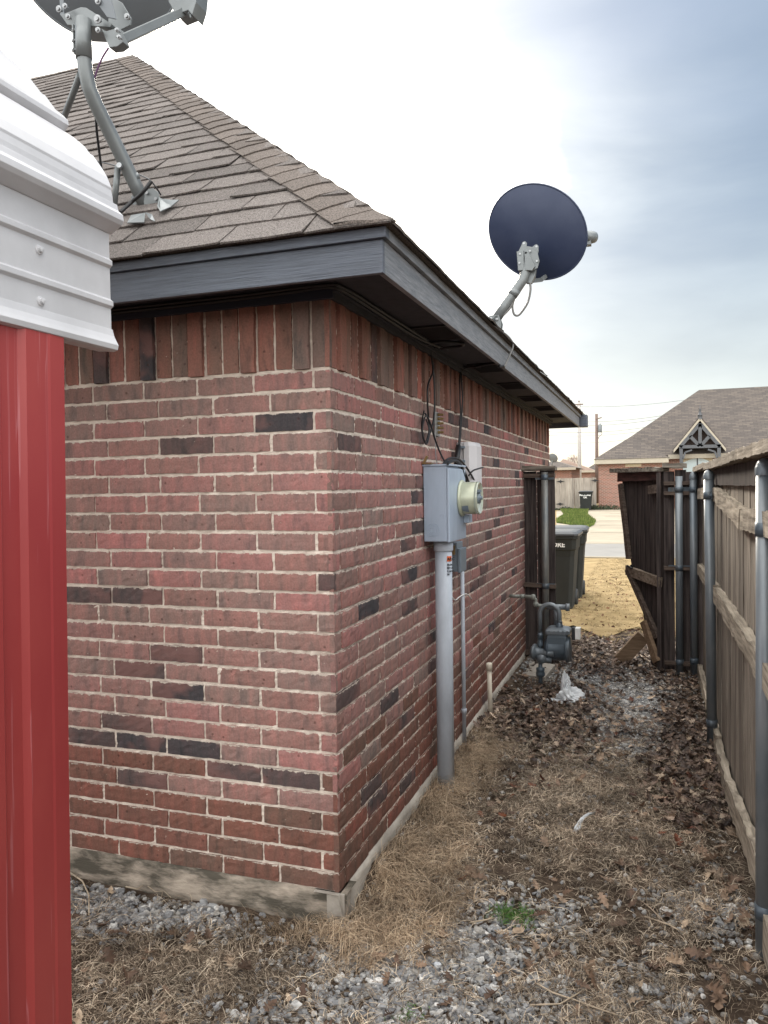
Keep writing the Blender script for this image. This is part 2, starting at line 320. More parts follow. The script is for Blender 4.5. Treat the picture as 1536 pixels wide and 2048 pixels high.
m_woodr = wood('weathered_rail', (0.12, 0.098, 0.076), (0.44, 0.385, 0.31), 'Y')
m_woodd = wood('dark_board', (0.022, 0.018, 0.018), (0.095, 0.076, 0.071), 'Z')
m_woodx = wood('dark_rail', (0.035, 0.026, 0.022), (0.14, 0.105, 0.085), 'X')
m_woodc = wood('grey_cap_board', (0.13, 0.11, 0.085), (0.38, 0.33, 0.27), 'Y', 1.0, .2, .9)
m_woodcx = wood('grey_cap_board_across', (0.05, 0.042, 0.036), (0.27, 0.24, 0.20), 'X', 1.0, .2, .9)
m_plank = wood('brown_plank', (0.12, 0.08, 0.05), (0.26, 0.18, 0.12), 'X', 1.0, .15)
m_bag = mat('white_film', (0.74, 0.77, 0.80), 0.35, var=.05); m_bag.node_tree.nodes['Principled BSDF'].inputs['Transmission Weight'].default_value = 0.25
# ------------------------------------------------------------------ ground and paving
def noise2(x, y, s=1.0):
    return (np.sin(x * 3.1 * s + 1.3) * np.cos(y * 2.7 * s + .4) + .5 * np.sin(x * 7.3 * s + y * 5.1 * s) + .3 * np.sin(y * 13.7 * s - x * 11.9 * s + 2.)) / 1.8
def gz(x, y):
    x = np.asarray(x, float); y = np.asarray(y, float)
    k = np.clip((7 - np.abs(y - 1.5)) / 2, 0, 1)
    b = np.exp(-(np.maximum(x, 0) / .15) ** 2) * np.clip((y - .02) / .3, 0, 1) * np.clip((6.6 - y) / .4, 0, 1) * (x > -.2)
    return .078 * b + k * (0.012 * noise2(x, y, 1.2) + 0.006 * noise2(x, y, 4.1))
gx = np.concatenate([[-900, -200, -40, -10], np.linspace(-5, 2.4, 150), [4, 10, 40, 200, 900]])
gy = np.concatenate([[-900, -200, -40, -8], np.linspace(-3.2, 9, 240), [14, 30, 80, 300, 1800]])
GX, GY = np.meshgrid(gx, gy); GZ = gz(GX, GY)
V = np.stack([GX, GY, GZ], -1).reshape(-1, 3); nx = len(gx)
Q = np.array([(j * nx + i, j * nx + i + 1, (j + 1) * nx + i + 1, (j + 1) * nx + i) for j in range(len(gy) - 1) for i in range(nx - 1)])
m_soil = mat('soil_and_thatch', (0.035, 0.025, 0.019), 1.0, col2=(0.12, 0.088, 0.065), scale=9, bump=1.0, bscale=70, spec=.1, detail=9, lo=.35, hi=.68)
tag(fastmesh('ground', V, Q, m_soil, smooth=True), kind='structure')
m_lawn = mat('dry_lawn', (0.20, 0.145, 0.07), 1.0, col2=(0.34, 0.25, 0.13), scale=3.0, bump=1.0, bscale=25, spec=.1, detail=9)
m_green = mat('green_turf', (0.075, 0.13, 0.018), 1.0, col2=(0.16, 0.22, 0.035), scale=2.0, bump=.6, bscale=15, spec=.1, detail=8)
m_drive = mat('driveway_concrete', (0.22, 0.19, 0.14), .9, col2=(0.30, 0.26, 0.195), scale=.6, detail=6)
m_road = mat('road_concrete', (0.15, 0.148, 0.142), .9, col2=(0.20, 0.195, 0.185), scale=.8, detail=6)
def sheet(name, pts, z, m, kind='structure'):
    b = MB(); b.add([(p[0], p[1], z) for p in pts], [tuple(range(len(pts)))]); o = b.build(name, m, recalc=False); return tag(o, kind=kind)
# dry lawn: ragged near edge where the bare alley soil starts
edge = [(-.6 + .12 * i, 6.15 + .28 * math.sin(i * 1.1) + .2 * rnd.random()) for i in range(30)]
sheet('dry_lawn', [(-9, 6.9), (-.62, 6.9)] + edge + [(3.2, 6.3), (14, 6.4), (14, 15.1), (-9, 15.1)], .022, m_lawn)
sheet('road', [(-60, 15.25), (60, 15.25), (60, 20.2), (-60, 20.2)], .026, m_road)
b = MB(); b.b2((-60, 15.1, 0), (60, 15.25, .05)); tag(b.build('kerb', m_drive, bevel=.01), kind='structure')
sheet('yard', [(-60, 20.4), (60, 20.4), (60, 90), (-60, 90)], .010, m_lawn)
D = lambda px, py: az(px, py, .03)
sheet('driveway', [D(1113, 1047), D(1113, 1022), D(1135, 1019), D(1180, 1018), (14, 51), (14, 20.3), D(1113, 1087)], .030, m_drive)
sheet('green_lawn', [D(1119, 1017), D(1150, 1017.5), D(1181, 1017.5), D(1176, 1022), D(1175, 1030), D(1184, 1036), D(1191, 1043), D(1188, 1050), D(1176, 1056), D(1160, 1054), D(1135, 1049), D(1113, 1046), D(1113, 1040), D(1128, 1030)], .045, m_green)

# ------------------------------------------------------------------ brick house
ZB, CO, LB, HB = 0.12, 0.0762, 0.252, 0.070
MJ = 0.0112
house = thing('brick_house', 'near red brick house with brown shingle hip roof and slate blue eaves', 'house', (0, 0, 0))
DARKF = {(23, 1), (22, 2), (15, 0), (14, 4), (14, 3), (11, 3), (10, 3), (9, 3), (7, 4), (6, 4), (6, 3), (6, 2), (5, 1), (4, 3), (18, 6), (12, 7)}
DARKS = {(22, 1), (13, 1), (9, 0), (20, 5), (3, 1), (1, 3), (2, 2), (12, 4)}
def brick_wall(side, length):
    V = []; Q = []; MI = []; UV = []
    def put(u0, u1, z0, z1, mi, proud=0.0, soldier=False, fine=True):
        # u along the wall, d outward; front grid with ragged outline, then skirts back to the mortar
        nu = max(2, int((u1 - u0) / (.022 if fine else .06))); nz = 4 if not soldier else 8
        us = np.linspace(u0, u1, nu + 1); zs = np.linspace(z0, z1, nz + 1)
        U, Z = np.meshgrid(us, zs); Dp = np.full(U.shape, proud)
        j = .0016
        U = U + rng.normal(0, j * .5, U.shape) + rng.normal(0, .0008); Z = Z + rng.normal(0, j * .55, Z.shape) + rng.normal(0, .0008)
        Dp = Dp + rng.normal(0, .0008, U.shape) + float(np.clip(rng.normal(0, .0009), -.0010, .002))
        Dp[0, :] -= .0015; Dp[-1, :] -= .0042 * rng.random(U.shape[1]) ** 1.5; Dp[:, 0] -= .002; Dp[:, -1] -= .002
        o = len(V)
        for a, c, d in zip(U.ravel(), Z.ravel(), Dp.ravel()): V.append((a, c, d))
        W = nu + 1
        for jz in range(nz):
            for i in range(nu):
                q = (o + jz * W + i, o + jz * W + i + 1, o + (jz + 1) * W + i + 1, o + (jz + 1) * W + i); Q.append(q); MI.append(mi)
                for k in q:
                    vv = V[k]; UV.append((vv[0] - u0, (z1 - vv[1]) if not soldier else .05))
        per = [o + i for i in range(W)] + [o + jz * W + nu for jz in range(1, nz + 1)] + [o + nz * W + i for i in range(nu - 1, -1, -1)] + [o + jz * W for jz in range(nz - 1, 0, -1)]
        b0 = len(V)
        for k in per: V.append((V[k][0], V[k][1], -.02))
        n = len(per)
        for i in range(n):
            Q.append((per[(i + 1) % n], per[i], b0 + i, b0 + (i + 1) % n)); MI.append(mi)
            for _ in range(4): UV.append((0, .06))
    for k in range(26):
        full = (k % 2 == 0) if side == 'front' else (k % 2 == 1)
        z0 = ZB + k * CO + MJ * .5; z1 = z0 + CO - MJ
        u = 0.0; i = 0
        while u < length:
            ln = LB if (full or i > 0) else HB
            u1 = min(u + ln, length); fine = u < 3.2
            r = rng.random()
            dark = (k, i) in (DARKF if side == 'front' else DARKS) or (r < .02 if side == 'front' else r < .075) and u > .3
            mi = 2 if dark else (1 if k < (4 if side == 'front' else 5) or (k < 7 and rng.random() < .4) else 0)
            s0 = u if i == 0 else u + MJ * .5
            if u1 - s0 > .02: put(s0, u1 - MJ * .5, z0 + rng.normal(0, .0006), z1 + rng.normal(0, .0006), mi, float(np.clip(rng.normal(0, .0012), -.0012, .003)), fine=fine)
            u = u1; i += 1
    z0 = ZB + 26 * CO + .007; n = int(length / CO)
    for i in range(n):
        u0 = i * CO + (.004 if i else 0); proud = .015 if i % 3 == 1 else 0.0
        put(u0, (i + 1) * CO - .006 - (.004 if i % 3 == 1 else 0), z0 - (.004 if i % 3 == 1 else 0), 2.392, 2 if rng.random() < .09 else 3, proud, True)
    # mortar bed sheet, slightly rough, set back behind the brick faces
    us = np.arange(0, length + .001, .02 if length < 7 else .025); zs = np.arange(ZB - .004, 2.40, .0095)
    U, Z = np.meshgrid(us, zs); o = len(V)
    Dm = -.0062 + rng.normal(0, .0013, U.shape)
    Dm[:, 0] = -.0052; U[:, 0] += .0052
    for a, c, d in zip(U.ravel(), Z.ravel(), Dm.ravel()): V.append((a, c, d))
    W = len(us)
    for jz in range(len(zs) - 1):
        for i in range(W - 1):
            Q.append((o + jz * W + i, o + jz * W + i + 1, o + (jz + 1) * W + i + 1, o + (jz + 1) * W + i)); MI.append(4); UV.extend([(0, .06)] * 4)
    V = np.array(V); Q = np.array(Q); UV = np.array(UV).reshape(-1, 4, 2)
    if side == 'front': P = np.stack([-V[:, 0], -V[:, 2], V[:, 1]], -1); Q = Q[:, ::-1]; UV = UV[:, ::-1]
    else: P = np.stack([V[:, 2], V[:, 0], V[:, 1]], -1)
    o = fastmesh('wall', P, Q, [m_brick, m_brown, m_dark, m_sold, m_mortar], MI, UV.reshape(-1, 2)); o.parent = house; return o
brick_wall('front', 5.0); brick_wall('side', 6.45)
# core behind the brick skin, and the two walls the picture does not show
b = MB(); b.b2((-12, .03, .0), (-.03, 6.42, 2.42)); b.build('inner_wall', m_brown, house)
# foundation: rough slab edge under the brick
def rough_slab(name, lo, hi, m, parent, face, n=70, j=.006):
    b = MB(); 
    if face == 'y':
        us = np.linspace(lo[0], hi[0], n); zs = np.linspace(lo[2], hi[2], 7)
        V = [(u, lo[1] + rnd.uniform(-j, j) * (1 if 0 < zi < 6 else .3) - .012 * (6 - zi) / 6, z) for zi, z in enumerate(zs) for u in us] + [(u, hi[1], hi[2]) for u in us]
    else:
        us = np.linspace(lo[1], hi[1], n); zs = np.linspace(lo[2], hi[2], 7)
        b.b2((-.05, -.008, -.06), (.022, .06, ZB + .003)); V = [(hi[0] + rnd.uniform(-j, j) * (1 if 0 < zi < 6 else .3) + .03 * (6 - zi) / 6, u, z) for zi, z in enumerate(zs) for u in us] + [(lo[0], u, hi[2]) for u in us]
    b.add(V, [(r * n + i, r * n + i + 1, (r + 1) * n + i + 1, (r + 1) * n + i) for r in range(7) for i in range(n - 1)], 0, True)
    return b.build(name, m, parent)
rough_slab('foundation', (-5, .0, -.06), (.03, .1, ZB + .0035), m_concd, house, 'y', 160)
rough_slab('foundation', (-.1, -.02, -.06), (.004, 6.45, ZB + .0035), m_conc, house, 'x', 160)

# eaves
OE = .326
ev = MB(); ev.b2((-12, -OE, 2.334), (OE, -OE + .02, 2.4395)); ev.build('fascia', m_fascia, house, bevel=.002)
ev = MB(); ev.b2((OE - .02, -OE + .0205, 2.334), (OE, 6.77, 2.4395)); ev.build('fascia', m_fascia_s, house, bevel=.002)
ev = MB(); ev.b2((-12, -OE - .016, 2.440), (OE + .016, -OE + .02, 2.474)); ev.build('drip_board', m_fascia, house, bevel=.002)
ev = MB(); ev.b2((OE - .02, -OE + .0205, 2.440), (OE + .016, 6.78, 2.474)); ev.build('drip_board', m_fascia_s, house, bevel=.002)
ev = MB(); ev.b2((-12, 6.75, 2.334), (OE - .021, 6.77, 2.44)); ev.build('fascia', m_fascia, house)
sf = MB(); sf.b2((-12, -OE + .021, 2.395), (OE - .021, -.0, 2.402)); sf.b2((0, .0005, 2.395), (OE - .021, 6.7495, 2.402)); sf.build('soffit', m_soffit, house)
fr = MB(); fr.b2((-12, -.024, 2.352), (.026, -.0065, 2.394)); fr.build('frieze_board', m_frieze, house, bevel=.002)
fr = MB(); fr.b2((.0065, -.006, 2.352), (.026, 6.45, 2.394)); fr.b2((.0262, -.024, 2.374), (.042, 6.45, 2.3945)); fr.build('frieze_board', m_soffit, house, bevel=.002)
for yv in (.95, 2.12, 3.05, 3.95, 4.85, 5.7):
    v = MB(); v.b2((.07, yv - .17, 2.386), (.25, yv - .155, 2.3945)); v.b2((.07, yv + .155, 2.386), (.25, yv + .17, 2.3945))
    v.b2((.07, yv - .1545, 2.386), (.085, yv + .1545, 2.3945)); v.b2((.235, yv - .1545, 2.386), (.25, yv + .1545, 2.3945))
    for i in range(9): v.box((.16, yv - .13 + i * .0325, 2.391), (.149, .004, .02), rot=[[1, 0, 0], [0, .8, -.6], [0, .6, .8]])
    v.build('soffit_vent', m_vent, house)
# gutter return block hanging at the far corner
g = MB(); g.b2((OE + .002, 6.60, 2.33), (OE + .085, 6.76, 2.47)); g.build('gutter_end', m_fascia, house, bevel=.006)

# roof: shingle tabs as thin lifted slabs on each slope
PI_ = .853; EX = .143; E0 = .362; Z0 = 2.478
ZR = 3.2225
cs = math.cos(math.atan(PI_)); sn = math.sin(math.atan(PI_))
def slope_front(s, t, h): return (-s, -E0 + t * cs - h * sn, Z0 + t * sn + h * cs)
def slope_side(s, t, h): return (E0 - t * cs + h * sn, s, Z0 + t * sn + h * cs)
TR = (ZR + E0) / cs
def shingles(fn, smin, smax, lim, name, rows=26, tab=.305):
    V = []; Q = []
    for r in range(int(TR / EX) + 1):
        t0 = r * EX - (.012 if r == 0 else 0); off = (r % 2) * tab * .5 + rnd.uniform(-.02, .02) + (r % 3) * .02
        s = smin - tab + off
        while s < smax:
            a0, a1 = s + .0035, s + tab - .0035
            lo, hi = lim(t0)
            if a1 > lo and a0 < hi:
                lift = rnd.uniform(.008, .0125); n = 5; o = len(V); tj = rnd.uniform(-.003, .003); cu = rnd.uniform(-.004, .006)
                lo2, hi2 = lim(t0 + EX * 1.25)
                for i in range(n + 1):
                    ss = min(max(a0 + (a1 - a0) * i / n, lo), hi); s2 = min(max(ss, lo2), hi2)
                    tt = t0 + tj + rnd.uniform(-.0022, .0022); hh = lift + cu * abs(i / n - .5) * 2 + rnd.uniform(-.0008, .0008)
                    V.append(fn(ss, tt, hh - .0065)); V.append(fn(ss, tt, hh)); lo3, hi3 = lim(t0 + EX * .6); V.append(fn(min(max(ss, lo3), hi3), t0 + EX * .6, lift * .55 + cu * .4 * abs(i / n - .5))); V.append(fn(s2, min(t0 + EX * 1.25, TR), .0012))
                for i in range(n):
                    for k in range(3): Q.append((o + 4 * i + k, o + 4 * i + 4 + k, o + 4 * i + 5 + k, o + 4 * i + 1 + k))
                for i in (0, n): Q.append((o + 4 * i, o + 4 * i + 1, o + 4 * i + 2, o + 4 * i + 3))
            s += tab
    ob = fastmesh(name, V, Q, m_sh); ob.parent = house; return ob
shingles(slope_front, -E0, 9.0, lambda t: (-E0 + t * cs, 9.0), 'roof_shingles')
shingles(slope_side, -E0, 6.807, lambda t: (-E0 + t * cs, 6.807 - t * cs), 'roof_shingles')
dk = MB()
pk = (-ZR, ZR, Z0 + TR * sn)
A, B_, C_, D_ = (E0, -E0, Z0), (E0, 6.807, Z0), (-12, 6.807, Z0), (-12, -E0, Z0)
pk2 = (-12, ZR, pk[2])
dk.add([A, B_, C_, D_, pk, pk2], [(3, 0, 4, 5), (0, 1, 4), (1, 2, 5, 4), (2, 3, 5), (0, 3, 2, 1)])
dk.build('roof_deck', m_cap, house)
# hip caps, bent over the hip line, and ridge caps
hc = MB()
def caps(P0, P1, dl, dr, up, wid=.155, step=.142):
    P0 = np.array(P0, float); P1 = np.array(P1, float); Ld = np.linalg.norm(P1 - P0); t = (P1 - P0) / Ld
    dl, dr, up = (_n(np.array(v, float)) for v in (dl, dr, up)); n = int(Ld / step)
    for i in range(n + 1):
        if i * step + .24 > Ld: break
        c = P0 + t * (i * step); lift = rnd.uniform(.011, .016); jw = rnd.uniform(-.006, .006)
        V = []
        for (tt, h, hb) in ((0, lift, lift - .008), (.11, lift * .7, 0), (.25, .004, 0)):
            row = []
            for (d, a) in ((dl, 1.), (dl, .66), (dl, .33), (None, 0), (dr, .33), (dr, .66), (dr, 1.)):
                side = (d * ((wid if d is dl else wid * .7) + jw) * a if d is not None else 0)
                sag = .012 if d is None else (.006 if a == .33 else 0)
                row.append(c + t * (tt + rnd.uniform(-.0015, .0015)) + side + up * (h * (1 if d is not dr else 1 - .75 * a) + .006 - sag))
            V += row
        V += [v - up * .009 for v in V[:7]]
        for v in V:      # trimmed flush with the eave
            if v[1] < -E0 - .012 and t[1] > .1: v += t * ((-E0 - .012 - v[1]) / t[1])
            if v[0] > E0 + .012 and t[0] < -.1: v += t * ((E0 + .012 - v[0]) / t[0])
        Fq = [(r * 7 + k, r * 7 + k + 1, (r + 1) * 7 + k + 1, (r + 1) * 7 + k) for r in range(2) for k in range(6)] + [(21 + k, 22 + k, k + 1, k) for k in range(6)]
        hc.add(V, Fq, 0, False)
nf = np.array([0, -sn, cs]); ns = np.array([sn, 0, cs])
hd = _n(np.array(pk) - np.array(A)); dlf = np.cross(nf, hd); dlf = dlf if dlf[0] < 0 else -dlf; dls = np.cross(ns, hd); dls = dls if dls[1] > 0 else -dls
caps(np.array(A) - hd * .004, pk, dlf, dls, nf + ns)
caps((-9.0, ZR, pk[2]), pk, (0, -cs, -sn), (0, cs, -sn), (0, 0, 1))
hc.build('hip_cap_shingles', m_cap, house, recalc=False)
def smooth_path(pts):
    P = [np.array(p, float) for p in pts]; out = []
    n = len(P)
    for i in range(n - 1):      # Catmull-Rom
        p0, p1, p2, p3 = P[max(i - 1, 0)], P[i], P[i + 1], P[min(i + 2, n - 1)]
        for q in range(6):
            u = q / 6; out.append(.5 * ((2 * p1) + (-p0 + p2) * u + (2 * p0 - 5 * p1 + 4 * p2 - p3) * u * u + (-p0 + 3 * p1 - 3 * p2 + p3) * u ** 3))
    out.append(P[-1]); return out
# ------------------------------------------------------------------ metal carport on the left
YE = -.85
car = thing('metal_carport', 'red and white steel carport with ribbed siding and curved white roof edge', 'carport', (-.34, YE, 0))
def sweep(name, prof, y0, y1, m, parent, th=.0025, dx=0):
    b = MB(); n = len(prof); P = [(x + dx, y0, z) for x, z in prof] + [(x + dx, y1, z) for x, z in prof]
    b.add(P, [(i, i + 1, n + i + 1, n + i) for i in range(n - 1)], 0, False)
    o = b.build(name, m, parent, recalc=False); s = o.modifiers.new('thick', 'SOLIDIFY'); s.thickness = th; s.offset = 0
    bv = o.modifiers.new('bevel', 'BEVEL'); bv.width = .004; bv.segments = 2; bv.angle_limit = R(20); return o
X0 = -.300
def ribbed(zs, z0, z1, x=X0):
    p = [(x, z0)]
    for z in zs: p += [(x, z - .013), (x + .009, z - .006), (x + .009, z + .006), (x, z + .013)]
    return p + [(x, z1)]
sweep('siding', ribbed([2.178, 2.290], 2.095, 2.385), YE, -6, m_whitep, car)
sweep('trim', [(-.345, 2.052), (-.292, 2.046), (-.280, 2.050), (-.277, 2.062), (-.284, 2.074), (-.291, 2.088), (-.2965, 2.108)], YE - .0, -6, m_whitep, car)
sweep('trim', [(-.310, 2.378), (-.2965, 2.374), (-.262, 2.394), (-.255, 2.404), (-.257, 2.420), (-.272, 2.434), (-.276, 2.452)], YE + .008, -6, m_whitep, car)
import itertools
arc = [(-.282, 2.440), (-.284, 2.470), (-.288, 2.490), (-.287, 2.497), (-.300, 2.528), (-.313, 2.550), (-.345, 2.594), (-.352, 2.596), (-.372, 2.622), (-.410, 2.655), (-.452, 2.684)]
sweep('roof_sheet', arc, YE, -6, m_whitep, car)
sweep('trim', [(-.462, 2.680), (-.446, 2.677), (-.430, 2.694), (-.432, 2.708), (-.446, 2.722), (-.462, 2.736)], YE + .004, -6, m_whitep, car)
sweep('roof_sheet', [(-.455, 2.722), (-.505, 2.788), (-.512, 2.789), (-.560, 2.849), (-.613, 2.905), (-.62, 2.905), (-.668, 2.956), (-.78, 3.05), (-.95, 3.16), (-1.2, 3.27), (-2.2, 3.55), (-3.6, 3.9)], YE, -6, m_whitep, car)
for yy in np.arange(-1.115, -5.9, -.61):
    for zz in (2.128, 2.254):
        s = MB(); s.lathe((X0 - .001, yy, zz), (1, 0, 0), [(.0001, .0), (.012, .0), (.012, .004), (.0115, .005), (.0075, .006), (.0070, .013), (.0001, .0145)], 16, smooth=False); s.build('screw', m_whitep, car)
# red corrugated side sheet with its return flange
pr = [(-.40, -1.052), (-.326, -1.052), (-.322, -1.056), (-.320, -1.105), (-.322, -1.112), (-.321, -1.182), (-.334, -1.196), (-.334, -1.25), (-.322, -1.263), (-.322, -1.33)]
for k in range(1, 36):
    o_ = -.068 - .134 * k; pr += [(-.334, -1.141 + o_), (-.334, -1.190 + o_), (-.322, -1.203 + o_), (-.322, -1.262 + o_)]
b = MB(); n = len(pr); zl = [-.02, .7, 1.4, 2.055]
b.add([(x + .021 * (z - .3), y, z) for z in zl for x, y in pr], [(r * n + i, r * n + i + 1, (r + 1) * n + i + 1, (r + 1) * n + i) for r in range(3) for i in range(n - 1)])
red = b.build('side_sheet', m_redp, car, recalc=False)
s_ = red.modifiers.new('thick', 'SOLIDIFY'); s_.thickness = .002
# pale vertical water streaks are a real stain on the paint
t = m_redp.node_tree; K = t.links.new; bs = t.nodes['Principled BSDF']; src = bs.inputs['Base Color'].links[0].from_socket
tcn = N(t, 'ShaderNodeTexCoord'); mpn = N(t, 'ShaderNodeMapping'); mpn.inputs['Scale'].default_value = (1, 30, .55); K(tcn.outputs['Object'], mpn.inputs['Vector'])
nzz = N(t, 'ShaderNodeTexNoise', ins={'Scale': 1.3, 'Detail': 3.0, 'Roughness': .55}); K(mpn.outputs[0], nzz.inputs['Vector'])
rr = ramp(t, [(.62, 0.0), (.634, .42), (.65, .06), (.70, .03)]); K(nzz.outputs['Fac'], rr.inputs['Fac'])
mm = N(t, 'ShaderNodeMix', data_type='RGBA'); mm.inputs['B'].default_value = (.52, .22, .24, 1); K(src, mm.inputs['A']); K(rr.outputs[0], mm.inputs['Factor']); K(mm.outputs['Result'], bs.inputs['Base Color'])

# ------------------------------------------------------------------ satellite dishes
def dish(parent, c, nrm_, up, a, b_, depth, m, name='reflector'):
    nrm_ = _n(np.array(nrm_, float)); up = np.array(up, float); up = _n(up - nrm_ * (up @ nrm_)); rt = np.cross(up, nrm_)
    B = MB(); V = []; seg = 56; rg = 9; c = np.array(c, float)
    for side in (0, 1):
        for i in range(rg + 1):
            q = i / rg
            for k in range(seg):
                ph = 2 * math.pi * k / seg
                V.append(c + rt * a * q * math.cos(ph) + up * b_ * q * math.sin(ph) + nrm_ * (depth * (q * q - 1) + (0.004 if side else 0)))
    L_ = (rg + 1) * seg; Fq = []
    for side in (0, 1):
        o = side * L_
        for i in range(rg):
            for k in range(seg):
                q = (o + i * seg + k, o + i * seg + (k + 1) % seg, o + (i + 1) * seg + (k + 1) % seg, o + (i + 1) * seg + k); Fq.append(q)
    B.add(V, Fq, 0, True)
    rim = [c + rt * a * 1.004 * math.cos(2 * math.pi * k / seg) + up * b_ * 1.004 * math.sin(2 * math.pi * k / seg) + nrm_ * .002 for k in range(seg)]
    B.tube(rim, .005, 6, closed=True)
    B.build(name, m, parent); return rt, up, nrm_
# right-hand dish on the eave
b2p = np.array((.318, 1.60, 2.500))
d2 = thing('satellite_dish', 'dark navy satellite dish on the right roof eave, back turned to the viewer', 'satellite dish', b2p)
yd = 1.72
c2 = at(1073, 465, yd + .05)
N2 = _n(np.array((.24, .95, .30))); U2 = (.62, .0, 1)
rt, u2, n2_ = dish(d2, c2, N2, U2, .296, .243, .055, m_navy)
P = [at(988, 645, 1.60), at(1010, 612, 1.61), at(1034, 578, 1.62), at(1046, 560, 1.625), at(1052, 540, 1.63), at(1053, 515, 1.64)]
k = MB(); k.tube(P[:3] + [P[2] + (P[3] - P[2]) * .5] + P[3:], .026, 16); k.tube([P[1] * .4 + P[2] * .6, P[2] * .95 + P[1] * .05], .0275, 16); k.build('mast', m_mast, d2)
k = MB(); fpc = P[0]
k.prism([fpc + np.array(v) for v in ((-.045, -.022, -.03), (.035, -.022, -.075), (.045, -.022, -.01), (.03, -.022, .035), (-.02, -.022, .035))], (0, .004, 0))
k.prism([fpc + np.array(v) for v in ((-.045, .022, -.03), (.035, .022, -.075), (.045, .022, -.01), (.03, .022, .035), (-.02, .022, .035))], (0, .004, 0))
k.add([(.36, 1.53, 2.487), (.36, 1.67, 2.487), (.245, 1.67, 2.585), (.245, 1.53, 2.585)], [(0, 1, 2, 3)]); k.add([(.363, 1.53, 2.491), (.363, 1.67, 2.491), (.248, 1.67, 2.589), (.248, 1.53, 2.589)], [(0, 1, 2, 3)])
k.build('foot', m_mast, d2, bevel=.001)
for v in ((-.012, -.024, .018), (.02, -.024, -.03), (.02, -.024, .01)):
    s = MB(); s.lathe(fpc + np.array(v), (0, -1, 0), [(.008, 0), (.008, .004), (.004, .005), (.004, .009), (.0001, .009)], 8, smooth=False); s.build('bolt', m_galv, d2)
# bracket: rounded cheek plate, clamp channel, two ears
def plate(px_poly, y, dep): return [at(a, b, y) for a, b in px_poly], dep
br = MB()
br.prism([at(*p, 1.615) for p in ((1046, 500), (1053, 492), (1066, 494), (1075, 505), (1079, 522), (1075, 536), (1062, 543), (1048, 541), (1044, 520))], (0, .006, 0))
br.prism([at(*p, 1.605) for p in ((1033, 503), (1047, 500), (1048, 540), (1036, 541))], (0, .03, 0))
br.prism([at(*p, 1.600) for p in ((1049, 500), (1056, 503), (1070, 532), (1064, 541), (1050, 540))], (0, .012, 0))
br.prism([at(*p, 1.650) for p in ((1037, 502), (1042, 492), (1045, 484), (1050, 482), (1054, 486), (1053, 494), (1062, 496), (1069, 490), (1073, 488), (1077, 492), (1077, 503), (1074, 512), (1040, 512))], (0, .006, 0))
br.prism([at(*p, 1.640) for p in ((1050, 541), (1072, 538), (1070, 552), (1063, 566), (1052, 566))], (0, .03, 0))
br.build('bracket', m_mast, d2, bevel=.0015)
for p in ((1048, 487), (1073, 493), (1040, 508), (1039, 526), (1052, 506), (1074, 522), (1060, 502)):
    s = MB(); s.lathe(at(*p, 1.604), (0, -1, 0), [(.006, 0), (.006, .004), (.0001, .004)], 8, smooth=False); s.build('bolt', m_galv, d2)
lb = at(1082, 560, 1.80); lt = at(1177, 474, 2.10)
k = MB(); k.beam(at(1062, 562, 1.66), lb, .02, .022); k.beam(lb, lt + np.array((0, 0, -.03)), .018, .022); k.build('feed_arm', m_mast, d2, bevel=.002)
k = MB(); dl = _n(np.array(c2) - lt); k.lathe(lt - dl * .03, dl, [(.001, -.02), (.032, -.018), (.036, 0), (.036, .05), (.030, .062), (.001, .064)], 20); k.box(lt + np.array((0, 0, -.035)), (.03, .05, .03)); k.build('feed_horn', m_mast, d2)
k = MB(); k.tube(smooth_path([at(1060, 566, 1.64), at(1061, 580, 1.635), at(1056, 604, 1.63), at(1045, 622, 1.63), at(1036, 631, 1.63), at(1028, 628, 1.625), at(1025, 612, 1.62), at(1029, 596, 1.62), at(1020, 616, 1.61), at(1005, 632, 1.60)]), .006, 8); k.build('coax_loop', m_greyc, d2)

# upper-left dish on the roof slope
b1 = np.array((-.845, .074, 2.815))
d1 = thing('satellite_dish', 'large grey satellite dish on tall bent mast in the upper left of the roof', 'satellite dish', b1)
P = [at(292, 415, .06), at(270, 368, .02), at(232, 290, -.06), at(190, 205, -.15), at(178, 175, -.175), at(171, 142, -.19), at(168, 110, -.20), at(166, 38, -.20)]
k = MB(); k.tube([P[0], P[1], P[2], P[3], P[3] * .4 + P[4] * .6, P[4], P[5], P[6], P[7]], .0275, 20, m=0)
k.tube([at(168, 118, -.20), at(166, 42, -.20)], .0300, 20); k.tube([at(268, 362, .017), at(262, 350, .005)], .0290, 20); k.build('mast', m_mast, d1)
# clamp bolts along the sleeve
for py in (60, 81, 100):
    s = MB(); q = at(149, py, -.215); s.lathe(q, (-1, .15, 0), [(.0001, -.02), (.0035, -.02), (.0035, .0), (.008, .0), (.008, .006), (.0035, .007), (.0035, .014), (.0001, .015)], 8, smooth=False); s.build('bolt', m_galv, d1)
k = MB(); k.beam(at(150, 108, -.21), at(147, 50, -.21), .012, .006, up=(1, 0, 0)); k.build('clamp_ear', m_mast, d1)
# struts to the roof and the knuckle that holds them
for top, bot in (((160, 150, -.19), (118, 262, .05)), ((236, 332, -.02), (228, 416, .0))):
    k = MB(); k.tube([at(*top), at(*bot)], .0125, 12); k.build('strut', m_mast, d1)
s = MB(); s.lathe(at(240, 333, -.05), (.3, -1, .1), [(.0001, .012), (.011, .012), (.011, 0), (.006, 0), (.006, -.02)], 10, smooth=False); s.build('bolt', m_galv, d1)
